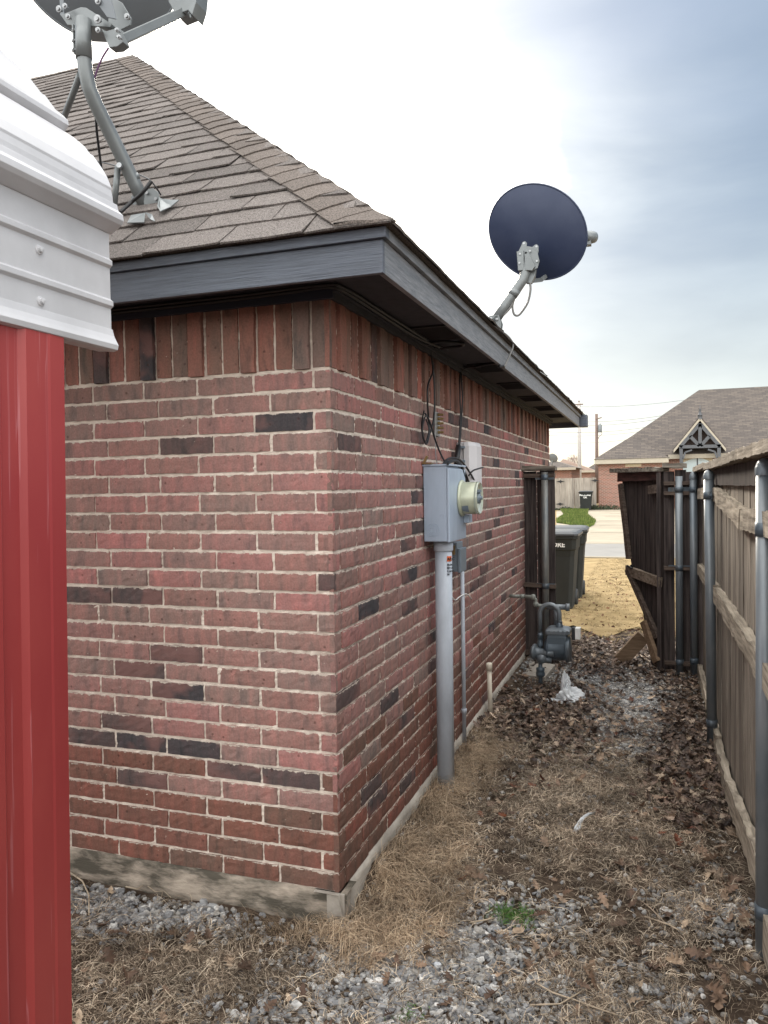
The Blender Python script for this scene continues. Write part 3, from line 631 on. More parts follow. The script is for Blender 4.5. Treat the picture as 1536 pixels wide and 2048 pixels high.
# foot: two cheek plates and a torn base plate lying on the shingles
k = MB(); 
k.prism([at(*p, .03) for p in ((283, 392), (293, 378), (306, 376), (317, 385), (319, 400), (314, 416), (303, 428), (294, 426))], (.0, .005, .0))
k.prism([at(*p, .08) for p in ((262, 392), (270, 384), (284, 420), (288, 428), (264, 432))], (.0, .006, .0))
k.tube([at(274, 396, .075), at(278, 432, .06)], .02, 12)
def fs(px, py, h=.012):
    r = ray(px, py); n_ = np.array([0, -sn, cs]); p0 = np.array([0, -E0, Z0]) + n_ * h; return CAM + r * (((p0 - CAM) @ n_) / (r @ n_))
for poly in (((262, 430), (254, 445), (288, 444), (290, 425)), ((290, 424), (300, 438), (310, 442), (304, 428)), ((314, 412), (320, 422), (342, 412), (358, 399), (330, 400), (318, 394))):
    h = [.02 + .012 * (i % 2) for i in range(len(poly))]
    k.prism([fs(*p, h_) for p, h_ in zip(poly, h)], np.array([0, -sn, cs]) * -.004)
k.build('foot', m_mast, d1, bevel=.001)
for p in ((294, 386), (312, 398)):
    s = MB(); s.lathe(at(*p, .025), (0, -1, 0), [(.007, 0), (.007, .005), (.0001, .005)], 8, smooth=False); s.build('bolt', m_galv, d1)
c1 = at(195, -97, .0)
N1 = _n(c1 - CAM + np.array((.5, .15, -.2)))
rt1, u1, n1_ = dish(d1, c1, N1, (-.05, 0, 1), .335, .31, .06, m_dish)
k = MB()
k.prism([at(*p, -.19) for p in ((121, 30), (161, 14), (172, 15), (224, 48), (220, 54), (135, 50))], (0, .11, -.004))
k.build('bracket', m_mast, d1, bevel=.002)
k = MB(); k.prism([at(*p, -.175) for p in ((118, -30), (126, -30), (128, 34), (120, 30))], (0, .004, 0)); k.build('cheek_plate', m_dish, d1, bevel=.001)
k = MB(); k.prism([at(*p, -.215) for p in ((160, -60), (207, -60), (232, 38), (214, 34), (176, -20))], (0, .006, 0)); k.build('cheek_plate', m_dish, d1, bevel=.001)
for p, r_ in (((195, 38), .015), ((196, 60), .010), ((136, 33), .010), ((118, 18), .012), ((130, 12), .010), ((196, 2), .012), ((234, 60), .008), ((238, 74), .008), ((254, 33), .011)):
    s = MB(); s.lathe(at(*p, -.222), (0.1, -1, -.2), [(.0001, .010), (r_ * .55, .010), (r_ * .55, .003), (r_, .002), (r_, -.004), (r_ * .4, -.004), (r_ * .4, -.02)], 12, smooth=False); s.build('bolt', m_galv, d1)
k = MB(); k.prism([at(*p, -.20) for p in ((202, 56), (212, 62), (238, 55), (246, 84), (234, 93), (218, 95))], (0, .04, 0)); k.build('arm_mount', m_mast, d1, bevel=.002)
k = MB(); k.prism([at(*p, -.10) for p in ((218, -10), (244, 5), (262, 36), (260, 50), (240, 60), (216, 50))], (0, .008, 0)); k.build('reinforcing_plate', m_mast, d1, bevel=.002)
k = MB(); e1 = at(234, 84, -.19); e2 = at(372, 22, .12); k.beam(e1, e2, .038, .034); k.build('feed_arm', m_mast, d1, bevel=.004)
k = MB(); k.prism([at(*p, .08) for p in ((336, 2), (345, -25), (395, -25), (392, 4), (384, 30), (376, 20), (352, 30))], (0, .08, 0)); k.lathe(at(380, 26, .10), (.4, -.3, -1), [(.012, 0), (.012, .01), (.006, .012), (.006, .03), (.0001, .03)], 10); k.build('feed_horn', m_mast, d1, bevel=.003)
m_purple = mat('purple_cable', (.16, .08, .17), .5)
def cable(name, label, pts, r=.004, m=None, group='cables run loose along the house', seg=8, cat='cable'):
    b = MB(); b.tube(smooth_path(pts), r, seg)
    return tag(b.build(name, m or m_black), label, cat, group)
cable('cable', 'purple cable hanging below the left dish to its mast', [at(217, 96, -.19), at(205, 115, -.18), at(195, 138, -.17), at(188, 160, -.16)], .0035, m_purple, None)
cable('cable', 'black coax running down behind the left mast to the roof', [at(190, 150, -.12), at(192, 240, -.08), at(198, 300, -.02), at(207, 368, .03)], .005, None, None)
cable('cable', 'black coax crossing the bent foot of the left mast', [fs(240, 425, .03), at(262, 405, -.02), at(285, 385, -.03), at(303, 362, -.02)], .008, None, None)
cable('cable', 'thin wire from the left strut across the shingles to the mast foot', [fs(176, 318, .03), fs(205, 325, .04), fs(240, 334, .04), fs(280, 350, .05), at(302, 362, .0), at(322, 390, .02)], .003, None, None)

# ------------------------------------------------------------------ electric service
em = thing('electric_meter', 'grey electric meter box with round glass meter on thick conduit', 'electric meter', (.1, 1.33, 0))
k = MB(); k.b2((.004, 1.195, 1.372), (.128, 1.56, 1.762)); k.build('meter_box', m_box, em, bevel=.004)
k = MB(); k.b2((.1282, 1.192, 1.368), (.142, 1.563, 1.750)); k.build('box_cover', m_box, em, bevel=.004)
k = MB(); k.b2((.0, 1.188, 1.7622), (.146, 1.566, 1.772)); k.build('box_top', m_box, em, bevel=.002)
for r_ in (.034, .024, .014):
    k = MB(); cc = np.array((.052, 1.1942, 1.432)); k.tube([cc + np.array((math.cos(q) * r_, 0, math.sin(q) * r_)) for q in np.linspace(0, 2 * math.pi, 28, endpoint=False)], .0016, 6, closed=True); k.build('knockout', m_box, em)
k = MB(); cc = np.array((.104, 1.1942, 1.505)); k.tube([cc + np.array((math.cos(q) * .011, 0, math.sin(q) * .011)) for q in np.linspace(0, 2 * math.pi, 20, endpoint=False)], .0012, 6, closed=True); k.build('knockout', m_box, em)
MC = np.array((.143, 1.452, 1.592))
k = MB(); k.lathe(MC, (1, 0, 0), [(.001, 0), (.098, 0), (.100, .004), (.098, .012), (.089, .016)], 40); k.build('meter_ring', m_meter, em)
k = MB(); k.lathe(MC, (1, 0, 0), [(.087, .010), (.087, .088), (.085, .090)], 40); k.build('meter_body', m_meter, em)
m_glass = mat('meter_glass', (.42, .45, .36), .06, 0.0, var=.12, scale=14); m_glass.node_tree.nodes['Principled BSDF'].inputs['Coat Weight'].default_value = 1.0
k = MB(); k.lathe(MC, (1, 0, 0), [(.086, .088), (.0895, .090), (.0895, .101), (.086, .104), (.080, .1035), (.078, .098), (.001, .099)], 40); k.build('meter_glass', m_glass, em)
k = MB(); k.lathe(MC + np.array((.1, 0, 0)), (1, 0, 0), [(.03, -.003), (.03, .004), (.010, .005), (.010, .016), (.001, .016)], 20); k.b2(MC + (.098, -.05, .03), MC + (.108, .02, .045)); k.build('meter_dial', m_boxd, em)
k = MB(); k.prism([MC + np.array((.02, -.0885 * math.cos(q) - .0, .0885 * math.sin(q))) for q in (-.9, -.7, -.5)] + [MC + np.array((.055, -.0885 * math.cos(q), .0885 * math.sin(q))) for q in (-.45, -.75, -1.0)], (0, -.0004, 0)); k.build('worn_patch', m_boxd, em)
k = MB(); k.b2((.1425, 1.50, 1.455), (.175, 1.575, 1.50)); k.build('latch', m_box, em, bevel=.003)
k = MB(); k.lathe((.075, 1.315, 1.372), (0, 0, -1), [(.001, 0), (.052, 0), (.052, .052), (.049, .058), (.047, .058)], 32); k.build('collar', m_cond, em)
k = MB(); k.tube([(.075, 1.315, 1.32), (.077, 1.30, .7), (.079, 1.285, -.05)], .0455, 32); k.build('conduit', m_cond, em)
k = MB(); k.beam((.0, 1.20, 1.777), (.055, 1.20, 1.777), .05, .006); k.beam((.01, 1.19, 1.78), (.03, 1.19, 1.815), .02, .012); k.build('clamp', m_brass, em, bevel=.002)
# warning label wrapped on the conduit
def wrap(z0, z1, a0, a1, m, name, parent, cx=.0755, cy=1.312, r=.0461, n=6):
    b = MB(); V = []
    for i in range(n + 1):
        q = a0 + (a1 - a0) * i / n
        for z in (z0, z1): V.append((cx + r * math.cos(q), cy + r * math.sin(q), z))
    b.add(V, [(2 * i, 2 * i + 2, 2 * i + 3, 2 * i + 1) for i in range(n)]); return b.build(name, m, parent, recalc=False)
wrap(1.262, 1.290, R(-52), R(-8), m_orange, 'warning_label', em)
def letters(name, text, size, origin, xdir, zdir, m, parent, ext=.0006, align='LEFT', bold=0.0):
    cu = bpy.data.curves.new(name, 'FONT'); cu.body = text; cu.size = size; cu.extrude = ext; cu.align_x = align; cu.offset = bold; cu.space_line = 1.0
    tmp = bpy.data.objects.new(name + '_src', cu); C.objects.link(tmp); bpy.context.view_layer.update()
    me = bpy.data.meshes.new_from_object(tmp.evaluated_get(bpy.context.evaluated_depsgraph_get())); bpy.data.objects.remove(tmp)
    xd = _n(np.array(xdir, float)); zd = _n(np.array(zdir, float)); nd = np.cross(xd, zd)
    off = WL[parent.name]; og = np.array(origin, float) - off
    for v in me.vertices:
        c = np.array(v.co); v.co = Vector(og + xd * c[0] + zd * c[1] + nd * c[2])
    me.materials.clear(); me.materials.append(m); o = bpy.data.objects.new(name, me); C.objects.link(o); o.parent = parent; WL[o.name] = off; return o
aq = R(-52); og = np.array((.0755 + .0468 * math.cos(aq), 1.312 + .0468 * math.sin(aq), 0)); xd = (-math.sin(aq) * .8 + .1, math.cos(aq) * .8, 0)
letters('lettering', 'ARC', .020, og + np.array((0.0015, -.0012, 1.269)), xd, (0, 0, 1), m_black, em, bold=.0006)
letters('lettering', 'Bolt\nElect\nCable\nin', .0165, og + np.array((0.0012, -.001, 1.240)), xd, (0, 0, 1), m_black, em, bold=.0005)

tb = thing('telephone_box', 'small grey wiring box below the meter box', 'wiring box', (.03, 1.72, 1.2))
k = MB(); k.b2((.003, 1.66, 1.165), (.065, 1.80, 1.335)); k.build('box_body', m_boxd, tb, bevel=.005)
k = MB(); k.b2((.0652, 1.655, 1.16), (.085, 1.805, 1.30)); k.build('box_lid', m_boxd, tb, bevel=.005)
k = MB(); k.b2((.02, 1.645, 1.265), (.055, 1.657, 1.318)); k.build('ground_tag', m_brass, tb, bevel=.001)
nd_ = thing('network_box', 'beige plastic network box with bulging lid on brick wall', 'network box', (.03, 2.1, 1.8))
k = MB(); k.b2((.003, 1.93, 1.665), (.045, 2.12, 1.925)); k.build('back_plate', m_nid, nd_, bevel=.006)
k = MB()
V = []
for z, o_ in ((1.645, 0.012), (1.66, 0), (1.90, 0), (1.925, .012)):
    for y, x in ((1.915 + o_, .048), (1.915 + o_, .085 - o_), (1.99, .115 - o_), (2.11, .118 - o_), (2.16 - o_, .095 - o_), (2.16 - o_, .048)): V.append((x, y, z))
k.add(V, [(r * 6 + i, r * 6 + (i + 1) % 6, (r + 1) * 6 + (i + 1) % 6, (r + 1) * 6 + i) for r in range(3) for i in range(6)] + [(0, 1, 2, 3, 4, 5), (18, 19, 20, 21, 22, 23)]); k.build('lid', m_nid, nd_, bevel=.004)
for z in (1.72, 1.80, 1.885):
    k = MB(); k.b2((.012, 1.905, z), (.06, 1.929, z + .014)); k.build('hinge', m_boxd, nd_, bevel=.002)
k = MB(); k.tube([(.022, 1.955, 1.15), (.022, 1.955, .0)], .0125, 14); k.lathe((.022, 1.955, .26), (0, 0, 1), [(.013, 0), (.017, .002), (.017, .028), (.013, .03)], 14)
tag(k.build('thin_conduit', m_cond), 'thin grey conduit against the bricks right of the thick one', 'conduit')
pv = thing('plastic_pipe', 'short cream plastic pipe with cap standing by the foundation', 'pipe', (.045, 2.62, 0))
k = MB(); k.tube([(.045, 2.65, -.03), (.045, 2.62, .40)], .0165, 16); k.build('pipe', m_pvc, pv)
k = MB(); k.lathe((.045, 2.62, .375), (0, -.05, 1), [(.0165, 0), (.022, .001), (.022, .045), (.018, .052), (.001, .054)], 20); k.build('cap', m_pvc, pv)
# coax ground block
gb = thing('cable_splitter', 'small metal cable splitter block with brass sockets on the bricks', 'splitter', (.02, 1.5, 2.0))
k = MB(); k.b2((.004, 1.42, 1.935), (.012, 1.52, 2.065)); k.build('bracket', m_galv, gb, bevel=.001)
for z in (1.955, 1.98, 2.005, 2.03, 2.052):
    k = MB(); k.lathe((.012, 1.47, z), (1, .2, 0), [(.009, 0), (.009, .012), (.006, .013), (.006, .032), (.0001, .032)], 10, smooth=False); k.build('socket', m_brass, gb)
# cables: drops from the soffit
bx = lambda px, py, x=.03: ax(px, py, x)
cable('cable', 'black cable sagging from soffit down to the left of the splitter', [(.10, 1.25, 2.37), bx(862, 695), bx(866, 740), bx(856, 770), bx(855, 800), bx(857, 835, .02)], .005)
cable('cable', 'black cable hanging straight from soffit beside the splitter then curling left', [(.12, 1.27, 2.375), bx(864, 700), bx(868, 760), bx(869, 820), bx(864, 855), bx(858, 870, .02)], .0045)
cable('coiled_cable', 'black cable coiled in an oval loop on bricks above the meter box', [bx(848, 822, .012), bx(843, 850, .02), bx(847, 878, .03), bx(853, 888, .03), bx(858, 872, .03), bx(859, 850, .025), bx(853, 832, .02), bx(847, 842, .03), bx(845, 866, .03), bx(851, 884, .035), bx(858, 860, .03), bx(852, 838, .02)], .0042, cat='cable coil', group=None)
cable('cable', 'black cable slanting from the coil down onto the meter box', [bx(850, 826, .012), bx(860, 845, .03), bx(868, 872, .03), bx(878, 900, .03), bx(890, 925, .035)], .005)
cable('cable', 'left one of the twin black cables dropping from soffit to network box', [(.14, 1.95, 2.372), bx(923, 737), bx(920, 790), bx(921, 830), bx(918, 880), bx(915, 920)], .0048)
cable('cable', 'right one of the twin black cables dropping from soffit to network box', [(.15, 1.96, 2.372), bx(925, 740), bx(925, 795), bx(923, 840), bx(920, 885), bx(917, 922)], .0048)
k = MB(); k.tube([bx(917, 892, .04), bx(913, 928, .04)], .016, 10); tag(k.build('cable_sleeve', m_black), 'thick black sleeve where cables bunch beside the beige box', 'cable sleeve')
for i, (lab, pts) in enumerate((('outer black cable looping over the meter box toward the round meter', [(885, 930), (898, 917), (918, 919), (935, 938), (950, 965), (952, 985)]),
                 ('inner black cable looping over the meter box behind the meter', [(890, 928), (902, 921), (918, 924), (930, 945), (938, 965), (944, 975)]),
                 ('lowest black cable bunched on the right of the meter box', [(895, 928), (910, 922), (922, 932), (930, 955), (936, 970), (942, 976)]))):
    cable('cable', lab, [bx(px, py, .10 + .02 * i) for px, py in pts], .006)
cable('cable', 'short black cable sticking out to the right in front of beige box', [bx(937, 952, .13), bx(945, 942, .15), bx(955, 938, .16), bx(966, 935, .17)], .005)
cable('cable', 'black cable bundle running under the soffit along the frieze to the corner', [(-1.6, -.05, 2.378), (-.6, -.05, 2.376), (-.15, -.055, 2.380), (.02, -.05, 2.385), (.052, .05, 2.384), (.055, .5, 2.378), (.06, .9, 2.374), (.10, 1.2, 2.37)], .007)
cable('cable', 'second black cable under the soffit beside the frieze bundle', [(-1.6, -.065, 2.385), (-.4, -.07, 2.384), (.0, -.08, 2.386), (.066, .0, 2.386), (.072, .5, 2.383), (.08, 1.1, 2.38), (.12, 1.3, 2.375)], .006)
cable('cable', 'black cable crossing the soffit to the fascia below the right dish', [(.13, 1.93, 2.375), (.20, 1.90, 2.378), (.26, 1.86, 2.374), (.30, 1.76, 2.345), (.315, 1.68, 2.325), (.335, 1.70, 2.33)], .008)
cable('cable', 'grey cable bent over the roof edge beside the right dish', [(.30, 1.72, 2.545), (.345, 1.80, 2.515), (.368, 1.84, 2.47), (.358, 1.78, 2.40), (.340, 1.71, 2.325)], .0055, m_greyc)
cable('cable', 'black cable folded against soffit above the coiled loop', [(.10, 1.25, 2.372), (.20, 1.25, 2.376), (.22, 1.17, 2.378), (.12, 1.10, 2.378), (.06, 1.12, 2.374)], .008)
cable('wire', 'white loose wire curling behind the thin conduit', [bx(898, 1165, .02), bx(900, 1185, .02), bx(910, 1200, .03), bx(920, 1193, .03), bx(933, 1188, .03), bx(943, 1198, .02)], .0035, m_white, None, cat='wire')
cable('wire', 'bare thin wire between the splitter and the meter box', [bx(871, 868, .01), bx(871, 905, .01), bx(874, 928, .03)], .0018, m_galv, None, cat='wire')
cable('wire', 'dark wire running from the small wiring box into the thin conduit', [(.03, 1.80, 1.16), bx(921, 1120, .03), (.024, 1.956, 1.15)], .003, None, None, cat='wire')

# ------------------------------------------------------------------ gas meter
gm = thing('gas_meter', 'blue grey gas meter with looped pipes beside the brick wall', 'gas meter', (.3, 3.7, 0))
g_ = lambda px, py, y=3.7: at(px, py, y)
mcx0, mcx1 = g_(1092, 1300)[0], g_(1143, 1300)[0]; mcz = g_(1115, 1297)[2]
k = MB(); k.lathe((mcx0, 3.71, mcz), (1, 0, 0), [(.001, -.012), (.06, -.010), (.088, .0), (.098, .012), (.106, .012), (.106, .022), (.097, .026), (.097, mcx1 - mcx0 - .045), (.112, mcx1 - mcx0 - .042), (.112, mcx1 - mcx0 - .028), (.106, mcx1 - mcx0 - .026), (.106, mcx1 - mcx0 - .014), (.09, mcx1 - mcx0 - .004), (.04, mcx1 - mcx0), (.001, mcx1 - mcx0)], 36)
zt_ = g_(1118, 1264)[2]
V = []
for z, e in ((mcz + .03, .0), (zt_ - .035, .004), (zt_, .012)):
    for (x, y) in ((mcx0 + .012 + e, 3.625 + e), (mcx1 - .03 - e, 3.625 + e), (mcx1 - .014 - e, 3.64 + e), (mcx1 - .014 - e, 3.78 - e), (mcx0 + .012 + e, 3.78 - e)): V.append((x, y, z))
k.add(V, [(r * 5 + q, r * 5 + (q + 1) % 5, (r + 1) * 5 + (q + 1) % 5, (r + 1) * 5 + q) for r in range(2) for q in range(5)] + [(10, 11, 12, 13, 14)])
k.build('meter_body', m_gpipe2, gm, bevel=.004)
k = MB(); V = []; zz0 = g_(1118, 1266)[2]
for z, e in ((zz0, 0), (zz0 + .028, 0), (zz0 + .040, .012), (zz0 + .052, .035)):
    for (x, y) in ((mcx0 + .014 + e, 3.612 + e), (mcx1 - .03 - e, 3.612 + e), (mcx1 - .004 - e, 3.635 + e), (mcx1 - .004 - e, 3.785 - e), (mcx0 + .005 + e, 3.79 - e), (mcx0 + .002 + e, 3.63 + e)): V.append((x, y, z))
k.add(V, [(r * 6 + q, r * 6 + (q + 1) % 6, (r + 1) * 6 + (q + 1) % 6, (r + 1) * 6 + q) for r in range(3) for q in range(6)] + [tuple(range(18, 24)), (5, 4, 3, 2, 1, 0)])
k.build('meter_top', m_gpipe, gm, bevel=.004)
for i in range(5):
    s = MB(); s.lathe(g_(1100 + i * 8.6, 1263, 3.612), (0, -1, 0), [(.007, 0), (.007, .006), (.0001, .006)], 6, smooth=False); s.build('bolt', m_gpipe, gm)
k = MB(); k.b2(g_(1143, 1280, 3.66), g_(1151, 1256, 3.66) + np.array((0, .07, 0))); k.build('index_mount', m_rubber, gm, bevel=.003)
k = MB(); k.b2(g_(1150, 1279, 3.65), g_(1160, 1257, 3.65) + np.array((0, .08, 0))); k.build('index_window', m_white, gm, bevel=.003)
def arc3(c, r, a0, a1, y, n=14): return [np.array((c[0] + r * math.cos(q), y, c[2] + r * math.sin(q))) for q in np.linspace(a0, a1, n)]
cl = g_(1099, 1228, 3.68); rr_ = .078
k = MB(); P = [np.array((cl[0] - rr_, 3.68, g_(1080, 1265, 3.68)[2]))] + arc3(cl, rr_, math.pi, 0, 3.68) + [np.array((cl[0] + rr_, 3.68, g_(1118, 1254, 3.68)[2]))]
k.tube(P, .019, 16); k.build('looped_pipe', m_gpipe, gm)
k = MB(); x_ = cl[0] + rr_; k.lathe((x_, 3.68, g_(1118, 1254)[2]), (0, 0, 1), [(.03, 0), (.03, .02), (.024, .025), (.024, .04), (.02, .04)], 12); x_ = cl[0] - rr_; k.lathe((x_, 3.68, g_(1080, 1290)[2]), (0, 0, 1), [(.026, 0), (.026, .03), (.021, .035), (.021, .06), (.026, .065), (.026, .09)], 12); k.tube([(x_, 3.68, g_(1080, 1310)[2]), (x_, 3.68, g_(1080, 1262)[2])], .019, 12); k.build('union', m_gpipe2, gm)
rg = g_(1078, 1305, 3.64)
k = MB(); k.lathe(rg + np.array((-.045, .02, .0)), (1, -.25, 0), [(.001, -.02), (.045, -.018), (.05, -.005), (.065, 0), (.065, .016), (.05, .02), (.035, .05), (.03, .09)], 24); k.tube([rg + np.array((.0, .0, -.0)), rg + np.array((.12, -.01, .0))], .026, 14); k.ball(rg + np.array((.02, 0, -.045)), .045, 16, 10); k.tube([rg + np.array((.03, 0, -.05)), rg + np.array((.10, 0, -.06))], .022, 12); k.build('regulator', m_gpipe, gm)
k = MB(); px_ = rg[0] + .01; k.tube([(px_, 3.64, -.03), (px_, 3.64, rg[2] - .05)], .017, 14); k.lathe((px_, 3.64, .10), (0, 0, 1), [(.018, 0), (.034, .008), (.038, .03), (.030, .05), (.034, .055), (.034, .075), (.018, .08)], 14); k.build('riser', m_gpipe2, gm)
k = MB(); k.tube([(0.0, 3.70, .745), (.10, 3.70, .745)], .014, 12); k.lathe((.09, 3.70, .745), (1, 0, 0), [(.014, 0), (.019, .002), (.019, .03), (.016, .032)], 12); k.tube([(.12, 3.70, .745), (.20, 3.70, .74), (.215, 3.70, .72), (.215, 3.70, .69), (.235, 3.70, .673), (.30, 3.70, .668)], .0155, 12)
for x1_, z1_ in ((.195, .742), (.217, .682)): k.ball((x1_, 3.70, z1_), .024, 12, 8)
k.build('house_line', mat('oxidised_pipe', (.20, .21, .19), .6, .2, var=.25, scale=20), gm)
k = MB(); k.lathe((.285, 3.70, .668), (1, 0, 0), [(.02, 0), (.02, .02), (.016, .021)], 6, smooth=False); k.build('brass_nut', m_brass, gm)
k = MB(); k.tube([(.305, 3.70, .667), (.46, 3.70, .667)], .022, 14); k.lathe((.455, 3.70, .667), (1, 0, 0), [(.022, 0), (.031, .003), (.031, .032), (.001, .034)], 16); k.tube([(.385, 3.70, .667), (.385, 3.70, .52)], .026, 14); k.tube([(.385, 3.68, .57), (.43, 3.66, .55)], .008, 8); k.build('outlet_pipe', m_gpipe, gm)
k = MB(); q0 = [az(1035, 1352, .02), az(1055, 1320, .03), az(1103, 1338, .03), az(1085, 1366, .02)]
k.prism([(.03, 3.86, .005), (.06, 4.36, .01), (.30, 4.28, .01), (.27, 3.80, .005)], (0, 0, .055)); tag(k.build('concrete_block', m_conc, bevel=.006), 'flat concrete splash block behind the gas meter', 'concrete block')
# ------------------------------------------------------------------ timber fence along the alley
fe = thing('wooden_fence', 'long weathered plank fence with capped steel posts on the right', 'fence', (1.5, 0, 0))
def picket(b, c, w, z0, z1, th=.016, axis='y', jit=.006, n=5, m=0, lean=0.0):
    V = []; dz = rnd.uniform(-.01, .01)
    for i in range(n + 1):
        z = z0 + (z1 + dz - z0) * i / n; o = rnd.uniform(-jit, jit) * .35; d = rnd.uniform(-jit, jit)
        for (u, t_) in ((-w / 2, -th / 2), (w / 2, -th / 2), (w / 2, th / 2), (-w / 2, th / 2)):
            uu = u + o + rnd.uniform(-.0012, .0012) + lean * (z - z0)
            V.append((c[0] + t_ + d * .4, c[1] + uu, z) if axis == 'y' else (c[0] + uu, c[1] + t_ + d * .4, z))
    b.add(V, [(3, 2, 1, 0), tuple(4 * n + k for k in range(4))] + [(4 * i + k, 4 * i + (k + 1) % 4, 4 * i + 4 + (k + 1) % 4, 4 * i + 4 + k) for i in range(n) for k in range(4)], m)
k = MB(); y = -3.4
while y < 4.42:
    w_ = rnd.choice([.088, .138, .138, .092, .118]); picket(k, (1.528 + rnd.uniform(-.003, .003), y + w_ / 2, 0), w_, .02, 1.732); y += w_ + rnd.uniform(.0015, .006)
k.build('pickets', m_wood, fe)
def rail(pts, w, h, m, name='rail', parent=fe, n=14, wob=.004):
    b = MB(); pts = [np.array(p, float) for p in pts]
    for a_, b_ in zip(pts[:-1], pts[1:]): b.beam(a_, b_, w, h, n=max(3, int(np.linalg.norm(b_ - a_) / .07)), wob=wob)
    return b.build(name, m, parent)
rail([(1.499, 4.38, 1.56), (1.499, 2.62, 1.60)], .038, .085, m_woodr); rail([(1.499, 2.59, 1.585), (1.499, 1.6, 1.528), (1.499, 1.0, 1.495), (1.499, .30, 1.513)], .038, .088, m_woodr, wob=.006); rail([(1.499, .27, 1.51), (1.499, -1.6, 1.54), (1.499, -3.4, 1.53)], .038, .088, m_woodr)
rail([(1.499, 4.38, .93), (1.499, 2.50, .975)], .040, .088, m_woodr); rail([(1.497, 2.48, .968), (1.497, .30, .995)], .042, .09, m_woodr, wob=.005); rail([(1.499, .25, .99), (1.499, -3.4, .96)], .04, .088, m_woodr)
rail([(1.495, 4.38, .05), (1.495, 2.4, .05)], .036, .13, m_woodr); rail([(1.492, 2.4, .03), (1.492, 1.6, .07), (1.492, .30, .25)], .036, .12, m_woodr, wob=.006); rail([(1.495, .25, .10), (1.495, -3.4, .08)], .036, .13, m_woodr)
rail([(1.507, 4.40, 1.688), (1.507, -3.4, 1.688)], .022, .098, m_woodd, 'top_board', wob=.002)
def capboard(pts, w, h, m, parent, name='cap_board'):
    b = MB()
    for a_, b_ in zip(pts[:-1], pts[1:]):
        a_ = np.array(a_, float); b_ = np.array(b_, float); n = max(3, int(np.linalg.norm(b_ - a_) / .05)); V = []; t = _n(b_ - a_); s_ = _n(np.cross(t, (0, 0, 1)))
        for i in range(n + 1):
            c = a_ + (b_ - a_) * i / n
            for q in range(7): V.append(c + s_ * (w * (q / 6 - .5) + rnd.uniform(-.002, .002)) + np.array((0, 0, h / 2 + rnd.uniform(-.005, .005) + (.006 if q in (0, 6) else 0))))
            for q in (6, 0): V.append(c + s_ * (w * (q / 6 - .5) + rnd.uniform(-.005, .005)) + np.array((0, 0, -h / 2 + rnd.uniform(-.004, .002))))
        m_ = 9; b.add(V, [(i * m_ + q, i * m_ + (q + 1) % m_, (i + 1) * m_ + (q + 1) % m_, (i + 1) * m_ + q) for i in range(n) for q in range(m_)] + [tuple(reversed(range(m_))), tuple(n * m_ + q for q in range(m_))])
    return b.build(name, m, parent)
capboard([(1.535, 3.02, 1.760), (1.533, 1.7, 1.760), (1.530, .8, 1.764), (1.530, -.6, 1.757)], .165, .036, m_woodc, fe); capboard([(1.53, -.61, 1.765), (1.53, -3.4, 1.76)], .165, .036, m_woodc, fe)
capboard([(1.53, 4.49, 1.765), (1.53, 3.03, 1.772)], .16, .032, m_woodc, fe)
def post(parent, x, y, top, r=.0305, dome=True, lean=(0, 0), bands=(1.55, .12), bdir=(1, 0, 0), name='post', m=None):
    b = MB(); p1 = (x + lean[0], y + lean[1], top); b.tube([(x, y, -.05), p1], r, 24); o = b.build(name, m or m_gpipe, parent)
    if dome:
        b = MB(); b.lathe((p1[0], p1[1], top - .03), (0, 0, 1), [(r + .003, 0), (r + .0035, .028), (r + .001, .031), (r * .96, .040), (r * .72, .052), (r * .35, .059), (.001, .061)], 24); b.build('post_cap', m_gpipe, o)
    for z in bands:
        f = z / top; c = np.array((x + lean[0] * f, y + lean[1] * f, z)); b = MB(); b.lathe(c - np.array((0, 0, .024)), (0, 0, 1), [(r, 0), (r + .003, .0005), (r + .003, .048), (r, .0485)], 24)
        d = np.array(bdir, float); s_ = np.array((-d[1], d[0], 0))
        if z > .3:
            if abs(d[0]) > .5: b.box(c + np.array((.012, .052, 0)), (.004, .06, .046)); b.box(c + np.array((.012, -.052, 0)), (.004, .06, .046))
            else: b.box(c + np.array((.056, .020, 0)), (.06, .004, .044)); b.box(c + np.array((-.056, .020, 0)), (.06, .004, .044))
            e = (0, .065, 0) if abs(d[0]) > .5 else (.062, 0, 0)
            for sg in (1, -1):
                q = c + np.array(e) * sg + (np.array((.008, 0, 0)) if abs(d[0]) > .5 else np.array((0, .016, 0)))
                b.lathe(q, (-d), [(.008, -.002), (.008, .005), (.004, .006), (.004, .012), (.0001, .012)], 8, smooth=False)
        b.build('bracket', m_gpipe2, o)
    return o
post(fe, 1.488, .27, 1.705, lean=(.004, 0), bands=(1.49, .16)); post(fe, 1.472, 2.57, 1.705, lean=(-.014, 0), bands=(1.575, .14)); post(fe, 1.452, 4.38, 1.72, bands=(1.60, .14))
post(fe, 1.47, -2.0, 1.705, bands=(1.5,))
# short fence return at the gate opening (right side)
fr_ = thing('fence_return', 'short dark fence panel with thin light gaps between broken gate and corner post', 'fence', (1.35, 4.43, 0))
k = MB()
for x0, x1 in ((1.216, 1.301), (1.306, 1.396), (1.394, 1.545)): picket(k, ((x0 + x1) / 2, 4.452, 0), x1 - x0, .04, 1.76, axis='x', jit=.002)
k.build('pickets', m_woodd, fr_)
for z, h in ((1.655, .10), (1.57, .075), (.925, .09), (.105, .10)):
    rail([(1.215, 4.428, z), (1.47, 4.428, z)], h, .030, m_woodx, 'rail', fr_, wob=.002)
capboard([(1.205, 4.43, 1.808), (1.40, 4.43, 1.800)], .13, .034, m_woodcx, fr_)
post(fr_, 1.337, 4.395, 1.715, dome=False, bands=(1.60, .93, .12), bdir=(0, -1, 0))
